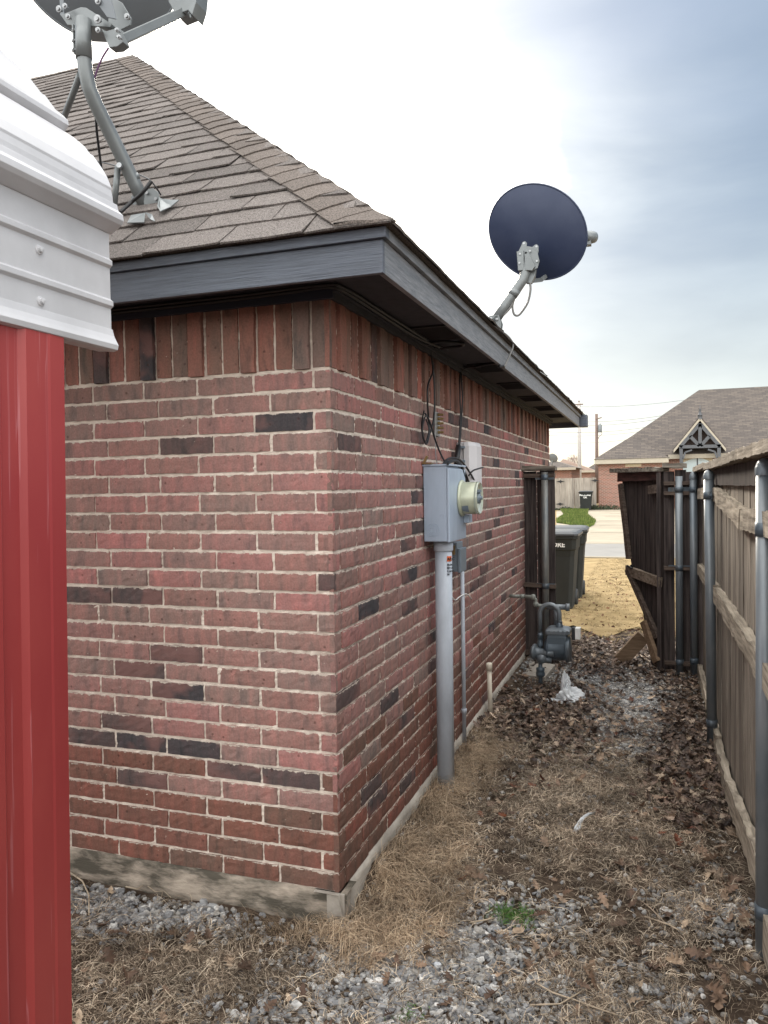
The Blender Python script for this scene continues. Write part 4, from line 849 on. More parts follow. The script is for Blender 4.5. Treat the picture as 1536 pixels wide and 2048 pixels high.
# left bit of fence at the house wall
fl_ = thing('side_fence', 'narrow dark fence panel with steel post between house wall and trash bins', 'fence', (.12, 4.5, 0))
k = MB(); picket(k, (.060, 4.522, 0), .112, .03, 1.79, axis='x', jit=.002); picket(k, (.215, 4.518, 0), .135, .03, 1.79, axis='x', jit=.004)
k.add([(.155, 4.545, .03), (.150, 4.545, .03), (.150, 4.545, 1.78), (.150, 4.535, 1.78), (.118, 4.535, .03), (.118, 4.545, .03), (.118, 4.545, 1.78), (.118, 4.535, 1.78)], [(0, 1, 2, 3), (4, 5, 6, 7), (0, 4, 7, 3), (1, 5, 6, 2)])
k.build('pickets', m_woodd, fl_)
rail([(.004, 4.49, 1.745), (.285, 4.49, 1.745)], .085, .036, m_woodx, 'rail', fl_, wob=.002); rail([(.004, 4.488, .745), (.285, 4.488, .735)], .085, .036, m_woodx, 'rail', fl_, wob=.002); rail([(.01, 4.49, .12), (.27, 4.49, .12)], .09, .036, m_woodx, 'rail', fl_, wob=.002)
capboard([(-.02, 4.49, 1.812), (.30, 4.49, 1.806)], .15, .034, m_woodcx, fl_)
m_gpipeo = mat('old_post_paint', (.10, .115, .125), .45, .3, col2=(.20, .19, .17), scale=6, stretch=(1, 1, .5), bump=.2)
post(fl_, .200, 4.44, 1.775, bands=(1.73, .74), bdir=(0, -1, 0), dome=False, m=m_gpipeo)
# broken gate swung away and racked
ga = thing('broken_gate', 'dark sagging wooden gate hanging askew with bent diagonal brace', 'gate', (1.2, 4.45, 0))
hx = np.array((1.205, 4.46, 0)); fr2 = az(1237, 1305, 0); fy = 5.05; fp_ = at(1236, 946, fy); gd = np.array((fp_[0] - hx[0], fp_[1] - hx[1], 0)); gw = np.linalg.norm(gd); gd = gd / gw; gn = np.array((-gd[1], gd[0], 0))
def gp(s, z, d=0): return hx + gd * s + np.array((0, 0, z)) + gn * d
def spx(px, py):            # gate-plane coordinate of a picture point
    r = ray(px, py); q = CAM + r * (((hx - CAM) @ gn) / (r @ gn)); return (q - hx) @ gd, q[2]
k = MB()
free = [spx(1240, 944), spx(1251, 1050), spx(1260, 1130), spx(1264, 1150), spx(1283, 1222), spx(1289, 1260), spx(1300, 1310)]
zs = np.linspace(.03, 1.762, 16)
fz = [p[1] for p in free][::-1]; fs_ = [p[0] for p in free][::-1]
bounds = [0.004, .27, .52, .76, 1.0]
for q in range(4):
    V = []; a0, a1 = bounds[q], bounds[q + 1] - .006
    for z in zs:
        wfree = np.interp(z, fz, fs_)
        s0 = wfree * a0 + (0.0); s1 = wfree * a1
        for s_, d in ((s0, 0), (s1, 0), (s1, -.018), (s0, -.018)): V.append(gp(s_, z, d - .02 + .003 * q))
    n = len(zs) - 1; k.add(V, [(3, 2, 1, 0), tuple(4 * n + j for j in range(4))] + [(4 * i + j, 4 * i + (j + 1) % 4, 4 * i + 4 + (j + 1) % 4, 4 * i + 4 + j) for i in range(n) for j in range(4)])
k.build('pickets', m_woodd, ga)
def gb_(a_, b_, w, h, d, m, name):
    b = MB(); b.beam(gp(a_[0], a_[1], d), gp(b_[0], b_[1], d), h, w, up=gn, n=6, wob=.003); return b.build(name, m, ga)
wt = np.interp(1.7, fz, fs_); wm = np.interp(.93, fz, fs_)
gb_((.01, 1.728), (wt, 1.724), .03, .085, .02, mat('dark_red_board', (.03, .015, .014), .9, col2=(.10, .045, .04), scale=6, stretch=(1, 1, 6), bump=.6), 'rail')
gb_((.01, 1.615), (.16, 1.60), .034, .075, .022, m_woodx, 'rail')
gb_((.0, spx(1326, 1165)[1]), (wm + .01, spx(1260, 1140)[1]), .034, .085, .022, m_plank if False else wood('worn_rail', (.08, .06, .045), (.26, .21, .165), 'X'), 'rail')
gb_((wm + .0, .86), (.05, .30), .034, .05, .023, m_woodx, 'diagonal_brace'); gb_((wt - .03, 1.66), (wm - .02, .96), .034, .05, .021, m_woodx, 'side_stile')
gb_((.02, .10), (.22, .42), .034, .07, .05, m_plank, 'loose_brace')
k = MB(); k.beam(gp(.02, 1.75, .025), gp(.02, .0, .025), .04, .034, n=4); k.build('hinge_stile', m_woodd, ga)
capboard([gp(-.0, 1.778, .01), gp(wt + .05, 1.782, .01)], .16, .032, m_woodcx, ga)
k = MB(); k.beam(gp(wm - .03, .90, .045), gp(wm - .12, .88, .05), .012, .012); k.lathe(gp(wm - .07, .89, .03), -gn, [(.02, 0), (.02, .012), (.001, .014)], 12); k.build('latch', m_vent, ga)
# loose timber propped on the gate foot
k = MB(); a_ = az(1240, 1322, .03) + np.array((0, 0, 0)); b_ = at(1287, 1272, a_[1] + .0)
k.beam(a_ + np.array((0, 0, .0)), b_, .13, .042, up=(.3, -1, .2), n=5, wob=.002); tag(k.build('plank', m_plank, bevel=.003), 'short brown timber offcut propped slanting against broken gate', 'plank')

# ------------------------------------------------------------------ trash bins
def make_bin(label, x, y, rot=0.0, open_lid=False, text=True):
    t = thing('trash_bin', label, 'trash bin', (x, y, 0), 'wheeled trash bins')
    c_, s_ = math.cos(rot), math.sin(rot)
    T = lambda p: (x + p[0] * c_ - p[1] * s_, y + p[0] * s_ + p[1] * c_, p[2])
    k = MB(); lev = [(.0, .23, .24), (.02, .235, .25), (.72, .275, .31), (.80, .285, .325), (.815, .297, .340), (.95, .305, .355), (.955, .325, .375), (.985, .325, .375)]
    V = []
    for z, hx_, hy_ in lev:
        ch = .05
        for (a, b) in ((-hx_ + ch, -hy_), (hx_ - ch, -hy_), (hx_, -hy_ + ch), (hx_, hy_ - ch), (hx_ - ch, hy_), (-hx_ + ch, hy_), (-hx_, hy_ - ch), (-hx_, -hy_ + ch)): V.append(T((a, b, z)))
    n = 8; k.add(V, [(r * n + i, r * n + (i + 1) % n, (r + 1) * n + (i + 1) % n, (r + 1) * n + i) for r in range(len(lev) - 1) for i in range(n)] + [tuple(reversed(range(n)))])
    k.build('body', m_bin, t, bevel=.006)
    k = MB(); V = []
    for z, g in ((.99, 1.0), (1.02, 1.0), (1.045, .90), (1.055, .72), (1.06, .0)):
        for (a, b) in ((-.29, -.385), (.29, -.385), (.335, -.34), (.335, .36), (.29, .40), (-.29, .40), (-.335, .36), (-.335, -.34)): V.append(T((a * g, b * g, z)))
    k.add(V, [(r * n + i, r * n + (i + 1) % n, (r + 1) * n + (i + 1) % n, (r + 1) * n + i) for r in range(4) for i in range(n)] + [tuple(reversed(range(n)))])
    k.build('lid', m_lid, t, bevel=.006)
    for q in (-.24, .24):
        k = MB(); p = np.array(T((q, .27, .11))); ax_ = np.array((c_, s_, 0)); k.lathe(p - ax_ * .025, ax_, [(.03, 0), (.11, .0), (.12, .01), (.12, .04), (.11, .05), (.03, .05)], 20); k.build('wheel', m_rubber, t)
    k = MB(); k.tube([T((-.2, .40, .96)), T((-.2, .44, .97)), T((.2, .44, .97)), T((.2, .40, .96))], .014, 8); k.build('handle', m_bin, t)
    if text:
        letters('lettering', 'MOORE', .088, T((.008, -.349, .850)), (c_, s_, 0), (0, .04, 1), m_white, t, ext=.002, align='CENTER', bold=.0018)
    return t
nb = az(1150, 1225, 0)
make_bin('nearest dark trash bin with white lettering behind left fence panel', nb[0] - .285, 7.585 + .355)
b2_ = make_bin('second trash bin standing behind the lettered one, black lid', -.10, 8.95, R(2), text=False)
fb = at(1170, 1014, 49.2)
fbn = make_bin('distant black trash bin against the far grey fence', fb[0] + .05, fb[1], R(8), text=False)
fbn.scale = (1.35, 1.35, 1.22)
letters('lettering', 'MOORE', .15, WL[fbn.name] + np.array((.0, -.345, .78)), (math.cos(R(8)), math.sin(R(8)), 0), (0, .04, 1), m_white, fbn, ext=.002, align='CENTER', bold=.003)
letters('lettering', 'OK', .12, WL[fbn.name] + np.array((.0, -.34, .66)), (math.cos(R(8)), math.sin(R(8)), 0), (0, .04, 1), m_white, fbn, ext=.002, align='CENTER', bold=.003)

# ------------------------------------------------------------------ litter
def crumple(name, label, cat, c, sx, sy, sz, seed, m, n=26):
    r_ = np.random.default_rng(seed); b = MB(); V = []
    for i in range(n + 1):
        ph = math.pi * i / n
        for j in range(2 * n):
            q = math.pi * j / n
            d = 1 + .22 * math.sin(3 * q + seed + 2 * ph) * math.sin(ph * 2 + seed) + .11 * math.sin(7 * q + 5 * ph) + .06 * math.sin(13 * q - 9 * ph + seed) + r_.normal(0, .012)
            V.append((c[0] + sx * d * math.sin(ph) * math.cos(q), c[1] + sy * d * math.sin(ph) * math.sin(q), max(.004, c[2] + sz * d * math.cos(ph) * (1 + .3 * math.sin(2 * q)))))
    m2 = 2 * n; b.add(V, [(i * m2 + j, (i + 1) * m2 + j, (i + 1) * m2 + (j + 1) % m2, i * m2 + (j + 1) % m2) for i in range(n) for j in range(m2)], 0, False)
    return tag(b.build(name, m), label, cat)
bg = thing('plastic_bag', 'crumpled white plastic bag on the gravel below the gas meter', 'plastic bag', (.5, 3.33, 0))
def crp(name, c, s, seed):
    o = crumple(name, None, None, c, *s, seed, m_bag); o.parent = bg; o.matrix_parent_inverse = Matrix.Translation((-.5, -3.33, 0))
crp('bag_body', (.525, 3.32, .04), (.10, .085, .055), 3); crp('bag_neck', (.485, 3.34, .12), (.032, .035, .075), 5); crp('bag_tail', (.40, 3.25, .014), (.10, .05, .016), 8)
def strip(name, label, cat, pts, w, m):
    b = MB(); V = []
    for i, p in enumerate(pts):
        for q in range(5): V.append((p[0] + w[i] * (q / 4 - .5) * .8, p[1] + w[i] * (q / 4 - .5) * .6, p[2] + .008 * math.sin(q * 2.2 + i)))
    b.add(V, [(i * 5 + q, i * 5 + q + 1, (i + 1) * 5 + q + 1, (i + 1) * 5 + q) for i in range(len(pts) - 1) for q in range(4)], 0, True); o = b.build(name, m, recalc=False)
    s_ = o.modifiers.new('t', 'SOLIDIFY'); s_.thickness = .0015; return tag(o, label, cat)
strip('paper_scrap', 'twisted white scrap of film lying on the dead grass', 'litter', [az(1152, 1664, .02), az(1156, 1655, .035), az(1160, 1645, .03), az(1166, 1634, .04), az(1176, 1628, .045), az(1186, 1627, .03)], [.035, .035, .02, .018, .02, .03], m_bag)

# ------------------------------------------------------------------ across the road
m_nb = mat('far_brick', (.32, .13, .09), .9, scale=1.0)
t = m_nb.node_tree; K = t.links.new; bs = t.nodes['Principled BSDF']
tcn = N(t, 'ShaderNodeTexCoord'); mpn = N(t, 'ShaderNodeMapping'); mpn.inputs['Rotation'].default_value = (R(90), 0, 0); K(tcn.outputs['Object'], mpn.inputs['Vector'])
bt = N(t, 'ShaderNodeTexBrick', ins={'Color1': (.27, .10, .07, 1), 'Color2': (.16, .08, .06, 1), 'Mortar': (.36, .28, .23, 1), 'Scale': 1.0, 'Mortar Size': .014, 'Brick Width': .25, 'Row Height': .085, 'Bias': -.1}); K(mpn.outputs[0], bt.inputs['Vector']); K(bt.outputs['Color'], bs.inputs['Base Color'])
m_froof = mat('far_shingle', (.15, .13, .115), .95); t = m_froof.node_tree; K = t.links.new; bs = t.nodes['Principled BSDF']
tcn = N(t, 'ShaderNodeTexCoord'); mpn = N(t, 'ShaderNodeMapping'); mpn.inputs['Rotation'].default_value = (R(90), 0, 0); K(tcn.outputs['Object'], mpn.inputs['Vector'])
bt = N(t, 'ShaderNodeTexBrick', ins={'Color1': (.13, .108, .092, 1), 'Color2': (.08, .068, .062, 1), 'Mortar': (.05, .043, .04, 1), 'Scale': 1.0, 'Mortar Size': .012, 'Brick Width': .45, 'Row Height': .115, 'Bias': 0.0}); K(mpn.outputs[0], bt.inputs['Vector']); K(bt.outputs['Color'], bs.inputs['Base Color'])
m_cream = mat('cream_trim', (.40, .36, .29), .7, var=.06); m_truss = mat('grey_truss', (.085, .09, .10), .7, var=.1); m_pane = mat('pale_pane', (.42, .50, .52), .08, var=.1, scale=1.5); m_lime = mat('limestone', (.50, .42, .30), .9, var=.15)
m_dk = mat('dark_gable', (.05, .035, .03), .9)
YN = 50.5
P_ = lambda px, py, y=YN: at(px, py, y)
nh = thing('neighbor_house', 'brick house across the road with hip roof and timber gable', 'house', (P_(1260, 1010)[0], YN, 0))
xl = P_(1197, 960)[0]; xr = P_(1326, 960)[0]; ze = P_(1262, 927)[2]
k = MB(); k.b2((xl, YN, -.02), (xr, YN + 9, ze)); k.build('wall', m_nb, nh)
YM = YN + 2.2; zm = at(1440, 912, YM)[2]
k = MB(); k.b2((xr + .004, YM, -.02), (xr + 26, YM + 12, zm)); k.build('wall', m_nb, nh)
xe0 = P_(1190, 918)[0]; xe1 = P_(1337, 914)[0]; zt = P_(1262, 920)[2]
k = MB(); k.b2((xe0, YN - .45, ze), (xe1, YN - .40, zt + .08)); k.b2((xe1 - .05, YN - .39, ze), (xe1, YM, zt + .08)); k.b2((xe0, YN - .39, ze), (xe0 + .05, YN + 12, zt + .08)); k.build('fascia', m_cream, nh)
k = MB(); k.b2((xe0 + .06, YN - .39, ze + .01), (xe1 - .06, YN + 8, ze + .05)); k.build('soffit', m_cream, nh)
pkx = (xe0 + xe1) / 2; hw = (xe1 - xe0) / 2; zp = at(1263, 872, YN - .45 + hw)[2]; zr0 = zt + .08
rs = at(1398, 780, YM + 6.2); zR = rs[2]
k = MB(); xb = xe0 - .05
k.add([(xb, YN - .5, zr0), (xe1 + .05, YN - .5, zr0), (pkx, YN - .45 + hw, zp), (pkx, YN + 9, zp), (xe1 + .05, YN + 9, zr0), (xb, YN + 9, zr0)], [(0, 1, 2), (1, 4, 3, 2), (0, 2, 3, 5)]); k.build('roof', m_froof, nh)
k = MB(); zm0 = zm + .12; XR = xr + 27
k.add([(xb + .3, YM - .4, zm0), (XR, YM - .4, zm0), (XR, YM + 6.2, zR), (rs[0], YM + 6.2, zR), (xb + .3, YM + 12.8, zm0), (XR, YM + 12.8, zm0)], [(0, 1, 2, 3), (0, 3, 4), (4, 3, 2, 5)]); k.build('roof', m_froof, nh)
k = MB(); k.b2((xe1 + .01, YM - .42, zm - .12), (XR, YM - .38, zm0 + .04)); k.build('fascia', m_cream, nh)
k = MB(); k.b2((xl + 1.7, YN - .02, ze - .22), (xl + 2.7, YN - .002, ze - .02)); k.build('date_stone', m_lime, nh)
# timber gable over the entrance
YG = YM - .9; G = lambda px, py, y=YG: at(px, py, y)
k = MB()
for a_, b_ in (((1346, 902), (1400, 834)), ((1400, 834), (1453, 899))):
    p, q = G(*a_), G(*b_); d = np.array((0, 5.0, 0)); n_ = np.array((0, 0, .10)); k.prism([p, q, q + n_, p + n_], d)
k.build('gable_roof', m_froof, nh)
k = MB()
for a_, b_ in (((1347, 906), (1400, 841)), ((1400, 841), (1452, 903))):
    p, q = G(*a_, YG - .03), G(*b_, YG - .03); k.prism([p, q, q + np.array((0, 0, .2)), p + np.array((0, 0, .2))], (0, .025, 0))
k.build('barge_board', m_cream, nh)
k = MB(); k.prism([G(1362, 898, YG + .35), G(1440, 896, YG + .35), G(1400, 848, YG + .35)], (0, .05, 0)); k.build('gable_infill', m_dk, nh)
k = MB()
def tb_(a_, b_, w_=.16, y=YG): 
    p, q = G(*a_, y), G(*b_, y); k.beam(p, q, w_, .14, up=(0, 1, 0))
for a_, b_ in (((1360, 894), (1400, 848)), ((1400, 848), (1440, 893)), ((1400, 848), (1400, 892)), ((1399, 892), (1380, 872)), ((1401, 892), (1419, 872)), ((1358, 894), (1442, 892)), ((1362, 896), (1363, 935)), ((1438, 894), (1438, 934))): tb_(a_, b_, .21)
for s_ in ((1366, 918, 1384, 900), (1434, 916, 1416, 899)):
    x0, y0, x1, y1 = s_; mid = (x0 + (x1 - x0) * .25, y0 + (y1 - y0) * .75); tb_((x0, y0), mid, .10); tb_(mid, (x1, y1), .10)
k.build('truss', m_truss, nh)
k = MB(); f0 = G(1400, 836, YG + .1); k.lathe(f0, (0, 0, 1), [(.16, -.1), (.14, .0), (.14, .16), (.18, .18), (.10, .24), (.06, .5), (.09, .54), (.02, .62), (.001, 1.05)], 8); k.build('finial', m_truss, nh)
k = MB(); a_ = at(1366, 932, YM - .03); b_ = at(1424, 932, YM - .03); n = 12; top = [(a_[0] + (b_[0] - a_[0]) * i / n, YM - .03, at(1366, 925, YM)[2] + .27 * math.sin(math.pi * i / n)) for i in range(n + 1)]
k.prism([(a_[0], YM - .03, 1.2), (b_[0], YM - .03, 1.2)] + top[::-1], (0, .02, 0)); wd = k.build('window', m_pane, nh)
k = MB(); 
for i in range(n): k.beam(np.array(top[i]) + (0, -.02, .12), np.array(top[i + 1]) + (0, -.02, .12), .24, .06, up=(0, 1, 0))
k.build('window_arch', m_lime, nh)
k = MB(); xm = (a_[0] + b_[0]) / 2; k.b2((xm - .04, YM - .055, 1.2), (xm + .04, YM - .031, top[6][2])); k.build('window_frame', m_truss, wd)

# far fence with strap hinges
ff = thing('far_fence', 'pale grey upright board fence across the road beside brick house', 'fence', (-4, YN - .3, 0))
k = MB(); x0 = at(1075, 990, YN - .3)[0]; zf = at(1150, 956, YN - .3)[2]; x = x0
m_ff = wood('far_board', (.20, .175, .15), (.42, .38, .33), 'Z', .6, .22, .2)
while x < xl - .15: picket(k, (x + .07, YN - .3 - (.12 if x < at(1146, 990, YN)[0] else 0), 0), .137, .05, zf, axis='x', jit=.004, n=2); x += .143
k.build('boards', m_ff, ff)
for px, py in ((1121, 963), (1120, 1008), (1190, 961)):
    k = MB(); q = at(px, py, YN - .46); k.prism([q + np.array(v) for v in ((-.28, 0, 0), (-.05, 0, -.05), (0, 0, -.12), (.05, 0, -.05), (.28, 0, 0), (.05, 0, .05), (0, 0, .12), (-.05, 0, .05))], (0, .02, 0)); k.build('strap_hinge', m_vent, ff)
# low house roofs beyond the fence
def far_house(label, px0, px1, pe, ppx, ppy, y, roofm, depth=8):
    a_ = at(px0, pe, y); b_ = at(px1, pe, y); pk_ = at(ppx, ppy, y + (b_[0] - a_[0]) / 2); t_ = thing('far_house', label, 'house', ((a_[0] + b_[0]) / 2, y, 0))
    k = MB(); k.b2((a_[0] + .4, y + .4, 0), (b_[0] - .4, y + depth, a_[2])); k.build('wall', m_nb, t_)
    k = MB(); z = a_[2]; k.add([(a_[0], y, z), (b_[0], y, z), (b_[0], y + depth + .4, z), (a_[0], y + depth + .4, z), pk_, (pk_[0], y + depth, pk_[2])], [(0, 1, 4), (1, 2, 5, 4), (2, 3, 5), (3, 0, 4, 5), (0, 3, 2, 1)]); k.build('roof', roofm, t_)
    k = MB(); k.b2((a_[0], y - .06, z - .18), (b_[0], y - .002, z + .02)); k.build('fascia', m_cream, t_)
m_fr2 = mat('brown_far_roof', (.22, .155, .12), .9, var=.12, scale=2); 
far_house('low far house with grey roof just beyond the fence by the wall corner', 1060, 1152, 937, 1108, 921, 60, m_froof)
far_house('far house with brown pyramid roof behind the pale fence', 1100, 1190, 943, 1126, 918, 80, m_fr2)
far_house('small far house with grey roof beside the utility pole', 1166, 1225, 942, 1192, 926, 86, m_froof)
# little dish seen past the wall corner, on a mast fixed to the low far roof
d3b = at(1104, 934, 58.0)
d3 = thing('satellite_dish', 'tiny distant grey satellite dish just past the house corner', 'satellite dish', d3b)
dish(d3, at(1106, 916, 58.0), (.45, .85, .35), (0, 0, 1), .42, .36, .07, m_dish)
k = MB(); k.tube([d3b - np.array((0, 0, .3)), at(1104, 925, 58.1), at(1105, 918, 58.05)], .04, 8); k.build('mast', m_mast, d3)
# utility poles and wires
m_pole = mat('pole_pale', (.42, .40, .38), .9, var=.1); m_pole2 = mat('pole_brown', (.17, .12, .10), .9, var=.15)
up1 = thing('utility_pole', 'tall pale utility pole nearest to the eave', 'utility pole', (at(1159, 930, 75)[0], 75, 0), 'utility poles')
k = MB(); tp = at(1158, 805, 75); k.tube([(tp[0], 75, 0), (tp[0], 75, tp[2])], [.20, .15], 12); k.build('pole', m_pole, up1)
k = MB(); k.box((tp[0] - .05, 74.9, tp[2] - .2), (.9, .1, .1)); k.lathe((tp[0], 75, tp[2]), (0, 0, 1), [(.05, 0), (.08, .1), (.03, .2), (.001, .22)], 8); k.build('crossarm', m_pole2, up1)
up2 = thing('utility_pole', 'brown utility pole carrying a small grey transformer', 'utility pole', (at(1193, 930, 68)[0], 68, 0), 'utility poles')
k = MB(); tq = at(1193, 828, 68); k.tube([(tq[0], 68, 0), (tq[0], 68, tq[2])], [.17, .12], 12); k.build('pole', m_pole2, up2)
k = MB(); q = at(1200, 857, 67.8); k.lathe(q - np.array((0, 0, .35)), (0, 0, 1), [(.001, 0), (.16, .02), (.17, .06), (.17, .62), (.12, .68), (.04, .8), (.001, .82)], 14); k.build('transformer', m_mast, up2)
k = MB(); q = at(1195, 838, 67.9); k.beam((tq[0], 67.85, q[2]), (tq[0] + .45, 67.8, q[2] + .1), .08, .08); k.tube([at(1203, 862, 67.8), at(1204, 868, 67.8), at(1198, 874, 67.9), at(1195, 880, 67.95)], .025, 6); k.build('bracket', m_pole2, up2)
m_wire = mat('wire_grey', (.12, .13, .15), .6)
for i, (a_, b_, y0, y1) in enumerate((((1060, 808), (1390, 797), 75, 75), ((1060, 838), (1360, 825), 68, 68), ((1060, 846), (1350, 832), 68, 68), ((1060, 860), (1345, 845), 68, 68), ((1060, 868), (1340, 853), 75, 75), ((1060, 882), (1320, 868), 75, 75))):
    p = at(*a_, y0); q = at(*b_, y1); k = MB(); k.tube([p + (q - p) * u + np.array((0, 0, -.5 * 4 * u * (1 - u))) for u in np.linspace(0, 1, 14)], .016, 5)
    tag(k.build('power_line', m_wire), ['topmost power line reaching past the pale pole', 'second power line from the top, at the brown pole head', 'third power line from the top, just under the pole head', 'fourth power line down, beside the transformer', 'fifth power line from the top, below the transformer', 'lowest power line strung above far roofs'][i], 'power line', 'power lines')
# bare tree behind the houses
def bare_tree(label, base, h, seed):
    r_ = random.Random(seed); t_ = thing('bare_tree', label, 'tree', base); k = MB(); kb = MB()
    def grow(p, d, l, r0, lev):
        q = p + d * l; (k if lev < 1 else kb).tube([p, (p + q) / 2 + np.array([r_.uniform(-.05, .05) * l for _ in range(3)]), q], [r0, r0 * .8, r0 * .62], 5, cap=False)
        if lev > 5: return
        for _ in range(r_.choice([2, 3, 3])):
            nd = _n(d + np.array([r_.uniform(-.75, .75), r_.uniform(-.75, .75), r_.uniform(-.15, .5)])); grow(q, nd, l * r_.uniform(.62, .82), r0 * .62, lev + 1)
    grow(np.array(base, float), np.array((0, 0, 1.)), h * .26, h * .022, 0); m_t = mat('bare_bark', (.30, .22, .19), .95, var=.2)
    k.build('trunk', m_t, t_); kb.build('branches', m_t, t_, recalc=False)
bt_ = at(1170, 930, 95); bare_tree('wide leafless tree behind the two utility poles', (bt_[0], 95, 0), 7.6, 4)
bt_ = at(1150, 930, 120); bare_tree('smaller leafless tree left of the pale utility pole', (bt_[0], 120, 0), 7.0, 9)
# saw-cut joints in the driveway
for yj in (24.5, 29., 33.5, 38., 42.5, 47.):
    k = MB(); k.b2((-1.2 if yj > 30 else -.9, yj, .0305), (14, yj + .05, .0335)); tag(k.build('driveway_joint', m_soil), kind='structure')
# low shrubs at the neighbour's wall
def shrub(label, c, rx, rz, n=500):
    V = []; Q = []
    for i in range(n):
        a = rnd.uniform(0, 6.28); rr = rnd.random() ** .5; p = np.array((c[0] + rx * rr * math.cos(a), c[1] + .4 * rr * math.sin(a), rz * rnd.random() * math.sqrt(1 - rr * rr * .9)))
        e1 = np.array([rnd.uniform(-1, 1) for _ in range(3)]) * .06; e2 = np.array([rnd.uniform(-1, 1) for _ in range(3)]) * .05; o = len(V); V += [p, p + e1, p + e1 + e2, p + e2]; Q.append((o, o + 1, o + 2, o + 3))
    tag(fastmesh('shrub', V, Q, m_shr), label, 'shrub', 'low shrubs')
m_shr = mat('shrub_leaf', (.03, .045, .02), .8, isl=.4)
for px, lab, rx in ((1186, 'dark low shrub right of the distant bin', .6), (1205, 'dark low shrub at left corner of the far brick wall', .7), (1228, 'dark low shrub along the far brick wall', .8), (1112, 'dark weeds at the foot of the far fence', .5), (1140, 'second clump of weeds at the foot of the far fence', .5)):
    q = az(px, 1017, .03); shrub(lab, (q[0], YN - .75), rx, .35 if px > 1180 else .22)

# ------------------------------------------------------------------ ground cover
def blob(x, y, L_):
    s = np.zeros_like(x)
    for cx, cy, rx, ry, w_ in L_: s = np.maximum(s, w_ * np.exp(-(((x - cx) / rx) ** 2 + ((y - cy) / ry) ** 2) ** 1.3))
    return s
GR = [(-.75, -.14, .42, .10, 1.3), (-1.0, -.2, .3, .16, 1.2), (.45, -.35, .42, .36, 1.2), (.85, -.15, .25, .2, .8), (.35, -.9, .6, .5, 1.1), (.32, .42, .12, .14, 1.0), (.62, .25, .30, .18, .7), (1.30, .50, .16, .16, 1.2), (.50, .0, .25, .25, 1.0), (.95, 3.3, .34, .95, 1.25), (1.05, 2.75, .25, .5, .9), (.6, 4.3, .6, .5, .75), (.2, -.25, .25, .25, .8), (1.15, -.1, .2, .3, .4)]
GS = [(.14, 1.1, .17, 1.1, 1.3), (.02, -.05, .22, .14, 1.2), (.22, .4, .22, .45, 1.1), (.75, 1.45, .6, .85, .85), (-.4, -.45, .6, .22, .9), (-.2, -.7, .5, .3, .7), (1.05, .0, .3, .5, .55), (1.2, .9, .3, .5, .7), (1.1, -.5, .4, .4, .6)]
LF = [(.5, 2.9, .5, .7, 1.0), (.25, 2.7, .3, .5, 1.1), (1.30, 2.6, .20, 1.4, 1.3), (1.34, 1.3, .16, .9, 1.2), (1.3, .2, .25, .5, .7), (-.45, -.38, .4, .12, .7), (.38, 1.2, .12, .35, .9), (.9, 4.8, .8, .8, .7), (.8, 1.8, .7, .8, .35), (.9, .1, .6, .6, .22), (1.2, -.5, .35, .3, .6)]
def scatter(n, x0, x1, y0, y1, wf, foc=2.4):
    out = []; tot = 0
    while tot < n:
        x = rng.uniform(x0, x1, n * 3); y = rng.uniform(y0, y1, n * 3); w_ = wf(x, y)
        inside = (x < -.012) & (y > -.03) | (x < .035) & (y > -.03) & (y < 6.5); keep = (rng.random(len(x)) < w_) & ~inside & ~((x > 1.5) & (y < 4.5)); p = np.stack([x[keep], y[keep]], -1); out.append(p); tot += len(p)
    return np.concatenate(out)[:n]
pat = lambda x, y: np.clip(.75 + .5 * noise2(x, y, 2.3), .15, 1.2)
# crushed stone
def stones(n, name, wf, lo, hi, ylim, m, base=.0):
    p = scatter(n, -1.5, 1.5, *ylim, wf); s = rng.uniform(lo, hi, n) * np.where(rng.random(n) < .08, 1.5, 1.0)
    T0 = []; c = np.array([(x, y, z) for x in (-1, 0, 1) for y in (-1, 0, 1) for z in (-1, 0, 1) if (x, y, z) != (0, 0, 0)], float); idx = {tuple(v): i for i, v in enumerate(c.astype(int).tolist())}
    for a in range(3):
        for sg in (-1, 1):
            o = [b for b in range(3) if b != a]
            for i in (-1, 0):
                for j in (-1, 0):
                    q = []
                    for di, dj in ((0, 0), (1, 0), (1, 1), (0, 1)):
                        v = [0, 0, 0]; v[a] = sg; v[o[0]] = i + di; v[o[1]] = j + dj; q.append(idx[tuple(v)])
                    T0.append(q if (sg > 0) ^ (a == 1) else q[::-1])
    T0 = np.array(T0); cn = c / (np.abs(c) ** 3).sum(1, keepdims=True) ** (1 / 3)
    Vb = cn[None] * (1 + rng.normal(0, .13, (n, 26, 1))) * np.stack([rng.uniform(.75, 1.3, n), rng.uniform(.65, 1.1, n), rng.uniform(.4, .75, n)], -1)[:, None]
    Vb += rng.normal(0, .05, Vb.shape)
    a = rng.uniform(0, 6.28, n); b_ = rng.normal(0, .45, n); ca, sa, cb, sb = np.cos(a), np.sin(a), np.cos(b_), np.sin(b_)
    X_, Y_, Z_ = Vb[..., 0], Vb[..., 1], Vb[..., 2]; Y2 = Y_ * cb[:, None] - Z_ * sb[:, None]; Z2 = Y_ * sb[:, None] + Z_ * cb[:, None]
    Vw = np.stack([X_ * ca[:, None] - Y2 * sa[:, None], X_ * sa[:, None] + Y2 * ca[:, None], Z2], -1) * s[:, None, None]
    Vw[..., 0] += p[:, 0, None]; Vw[..., 1] += p[:, 1, None]; Vw[..., 2] += (gz(p[:, 0], p[:, 1]) + s * .25 + base + rng.uniform(0, .006, n))[:, None]
    Q = (T0[None] + 26 * np.arange(n)[:, None, None]).reshape(-1, 4)
    return tag(fastmesh(name, Vw.reshape(-1, 3), Q, m), 'pale grey crushed stone gravel in patches along the alley', 'gravel', kind='stuff')
